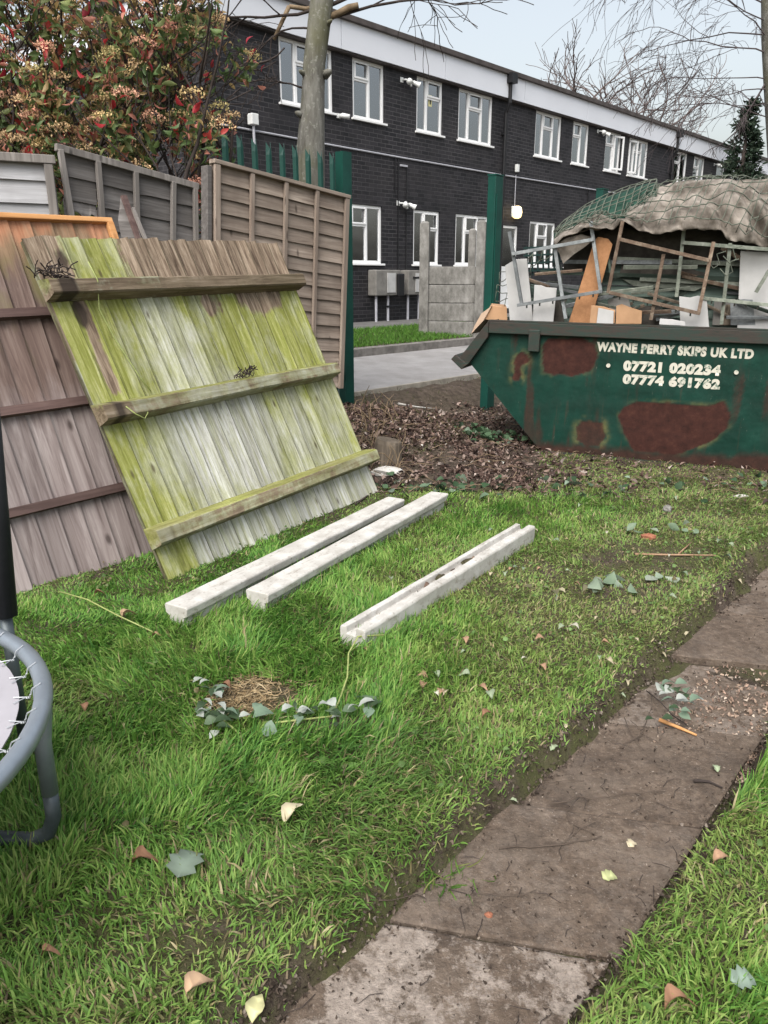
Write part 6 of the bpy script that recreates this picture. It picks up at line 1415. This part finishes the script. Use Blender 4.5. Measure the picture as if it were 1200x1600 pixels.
twig('thin twig on the slab left of the cream leaf', [(745, 1400), (790, 1402), (840, 1397)], .0015)
twig('straight orange brown stick on the trampled lawn', [(992, 868), (1040, 869), (1118, 870)], .008, [[(1060, 868), (1080, 850)]], 'timber_pink', 'stick')
twig('orange brown twig lying beside the rightmost concrete post', [(548, 985), (575, 1000), (598, 1012)], .004, (), 'twig_tan')
twig('dry brown stem leaning at the mossy panel foot', [(535, 748), (537, 760), (542, 775)], .01, (), 'twig_dark', 'stub_stick')
twig('long pale batten scrap on the leaf mould', [(622, 632), (650, 637), (680, 640)], .014, (), 'concrete_pale', 'batten_scrap')
twig('dark branch lying from the leaf mould to the concrete post ends', [(555, 790), (590, 765), (624, 745)], .007, (), 'twig_dark', 'branch')
mb = MB(); rs = random.Random(29)
for k in range(150):
    s_, t_ = rs.uniform(-.02, .42), 6.0 * rs.random() ** 1.5 - .05; p = P0 + PN * s_ + PD * t_; a = rs.uniform(0, 6.28); L = rs.uniform(.015, .075); q = Vector((p[0], p[1], -.0395)); v = Vector((math.cos(a), math.sin(a), 0)) * L; w = Vector((-v.y, v.x, 0)) * rs.uniform(-.5, .5)
    mb.tube([q, q + v * .5 + w * .5 + Vector((0, 0, .003)), q + v + w * .2], [.0011, .001, .0006], 4, cap=False)
struct(mb.build('root_fragments', M['twig_dark']), 'stuff')
# bits
def lump(name, label, cat, px, py, size, m, seed=0):
    g = ground_hit(px, py); mb = MB(); V = []; F = []; nu_, nv_ = 10, 6
    for j in range(nv_ + 1):
        ph = math.pi * j / nv_
        for i in range(nu_): a = 2 * math.pi * i / nu_; k = .75 + .5 * vnoise(i * 1.3 + seed, j * 1.7, seed=seed); V.append((size[0] * k * math.sin(ph) * math.cos(a), size[1] * k * math.sin(ph) * math.sin(a), size[2] * k * math.cos(ph)))
    for j in range(nv_):
        for i in range(nu_): l = (i + 1) % nu_; F.append((j * nu_ + i, (j + 1) * nu_ + i, (j + 1) * nu_ + l, j * nu_ + l))
    mb.mesh(V, F); o = mb.build(name, M[m]); o.location = (g[0], g[1], g[2] + size[2] * .6); return tag(o, label, cat)
lump('brick_chip', 'small orange brick chip on the trampled lawn', 'brick', 1013, 842, (.05, .025, .02), 'brown_brick', 3)
lump('stone', 'small grey stone on the lawn below the skip', 'stone', 1042, 800, (.03, .025, .03), 'concrete_grey', 5)
lump('stone', 'small pale rubble lump at the right edge below the skip', 'stone', 1158, 777, (.05, .02, .012), 'concrete_pale', 8)
lump('pink_pebble', 'small pinkish pebble on the dark slab', 'stone', 764, 1431, (.010, .007, .006), 'brown_brick', 9)
lump('rubble_piece', 'whitish rubble piece at the foot of the stump', 'stone', 604, 742, (.12, .06, .04), 'concrete_pale', 12)
lump('soil_clod', 'dark clod of soil in the slot of the rightmost post', 'soil', 668, 899, (.035, .022, .02), 'soil', 2).location = (*(np.array([-.125, 2.745]) + .42 * np.array([.94, 1.345])), float(zt(.27, 3.31)) + .066)
lump('soil_clod', 'dark clod further along the slot of the rightmost post', 'soil', 715, 870, (.04, .022, .02), 'soil', 4).location = (*(np.array([-.125, 2.745]) + .58 * np.array([.94, 1.345])), float(zt(.42, 3.52)) + .066)
for k, u in enumerate((.30, .37, .45, .50, .53, .62, .68, .75)):
    q = np.array([-.125, 2.745]) + u * np.array([.915, 1.345]) + np.array([.83, -.56]) * random.uniform(-.004, .02); f_ = np.array([[random.uniform(-1, 1), random.uniform(-1, 1), .15]]); L = random.uniform(.03, .055)
    V, Q, C = leaves_np(np.zeros((1, 3)), f_, np.array([[-f_[0, 1], f_[0, 0], random.uniform(-.4, .4)]]), L, L * .6, np.array([random.choice([(.06, .04, .03), (.035, .026, .02), (.12, .08, .06), (.20, .14, .10)])]), .3, .7); o = npmesh('post_leaf', V, Q, M['deadleaf'], None, True, C); o.location = (q[0], q[1], float(zt(q[0], q[1])) + .066)
    tag(o, 'small dark leaf scrap caught in the slot of the rightmost concrete post', 'leaf', 'leaf scraps in the post slot')
# stump
g = ground_hit(606, 722); st = thing('tree_stump', 'short cut timber stump at the far corner of the mossy panel', 'stump', tuple(g))
mb = MB(); mb.tube([(0, 0, -.05), (.0, 0, .05), (.005, 0, .15), (.01, 0, .175)], [.12, .11, .105, .10], 14); mb.build('wood', M['stump'], st)
# dry stalks and brambles by the bank
o = thing('dry_brambles', 'tangle of dry bare stalks by the bank beside the palisade post', 'dead plant', tuple(ground_hit(575, 680))); b0 = ground_hit(575, 680); mb = MB(); rs = random.Random(3)
for k in range(46):
    q = ground_hit(rs.uniform(548, 630), rs.uniform(640, 745)); d = Vector((rs.uniform(-.5, .5), rs.uniform(-.3, .3), rs.uniform(.2, 1))).normalized(); L = rs.uniform(.12, .36); p = Vector(q - b0); mb.tube([p, p + d * L * .5 + Vector((0, 0, .02)), p + d * L + Vector((rs.uniform(-.08, .08), 0, -.06))], [.0045, .0035, .002], 4, cap=False)
mb.build('stalks', M['twig_tan'], o)
# fine twigs over the mould
mb = MB()
for k in range(260):
    q = ground_hit(rs.uniform(560, 1190), rs.uniform(640, 775)); a = rs.uniform(0, 3.14); L = rs.uniform(.06, .25); v = Vector((math.cos(a), math.sin(a), 0)) * L; p = Vector(q) + Vector((0, 0, .03)); mb.tube([p, p + v * .5 + Vector((0, 0, rs.uniform(0, .03))), p + v], [.003, .003, .0015], 3, cap=False)
struct(mb.build('fallen_twigs', M['twig_tan']), 'stuff')
# thread and shoots hanging on the mossy panel
o = thing('bindweed_stem', 'dry straw coloured bindweed stem hanging down the mossy panel', 'plant', OG, RG); mb = MB()
mb.tube([(.24, -.095, 1.62), (.245, -.10, 1.52), (.235, -.04, 1.40), (.26, -.03, 1.25), (.31, -.028, 1.05), (.345, -.03, .95)], .003, 5); mb.tube([(.10, -.1, .88), (.12, -.12, .83), (.17, -.11, .80), (.22, -.09, .83), (.22, -.06, .9)], .003, 5); mb.build('stem', M['stem_green'], o, smooth=True)
o = thing('debris_nest', 'ragged clump of dry stalks lodged at the left end of the top rail', 'dead plant', OG, RG); mb = MB(); rs = random.Random(8)
for c_ in ((.05, -.05, 1.575, 46), (1.02, -.05, .945, 26)):
    for k in range(c_[3]):
        p = Vector((c_[0] + rs.gauss(0, .035), c_[1] + rs.gauss(0, .018), c_[2] + rs.gauss(0, .015))); d = Vector((rs.uniform(-1, 1), rs.uniform(-1, .3), rs.uniform(-.6, .8))) * .06; mb.tube([p, p + d * .5 + Vector((0, 0, .01)), p + d], .0032, 4)
mb.build('stalks', M['twig_dark'], o)
for o in list(bpy.data.objects):
    if o.type == 'MESH' and o.parent is None and 'kind' not in o and 'label' not in o: print('UNTAGGED', o.name)
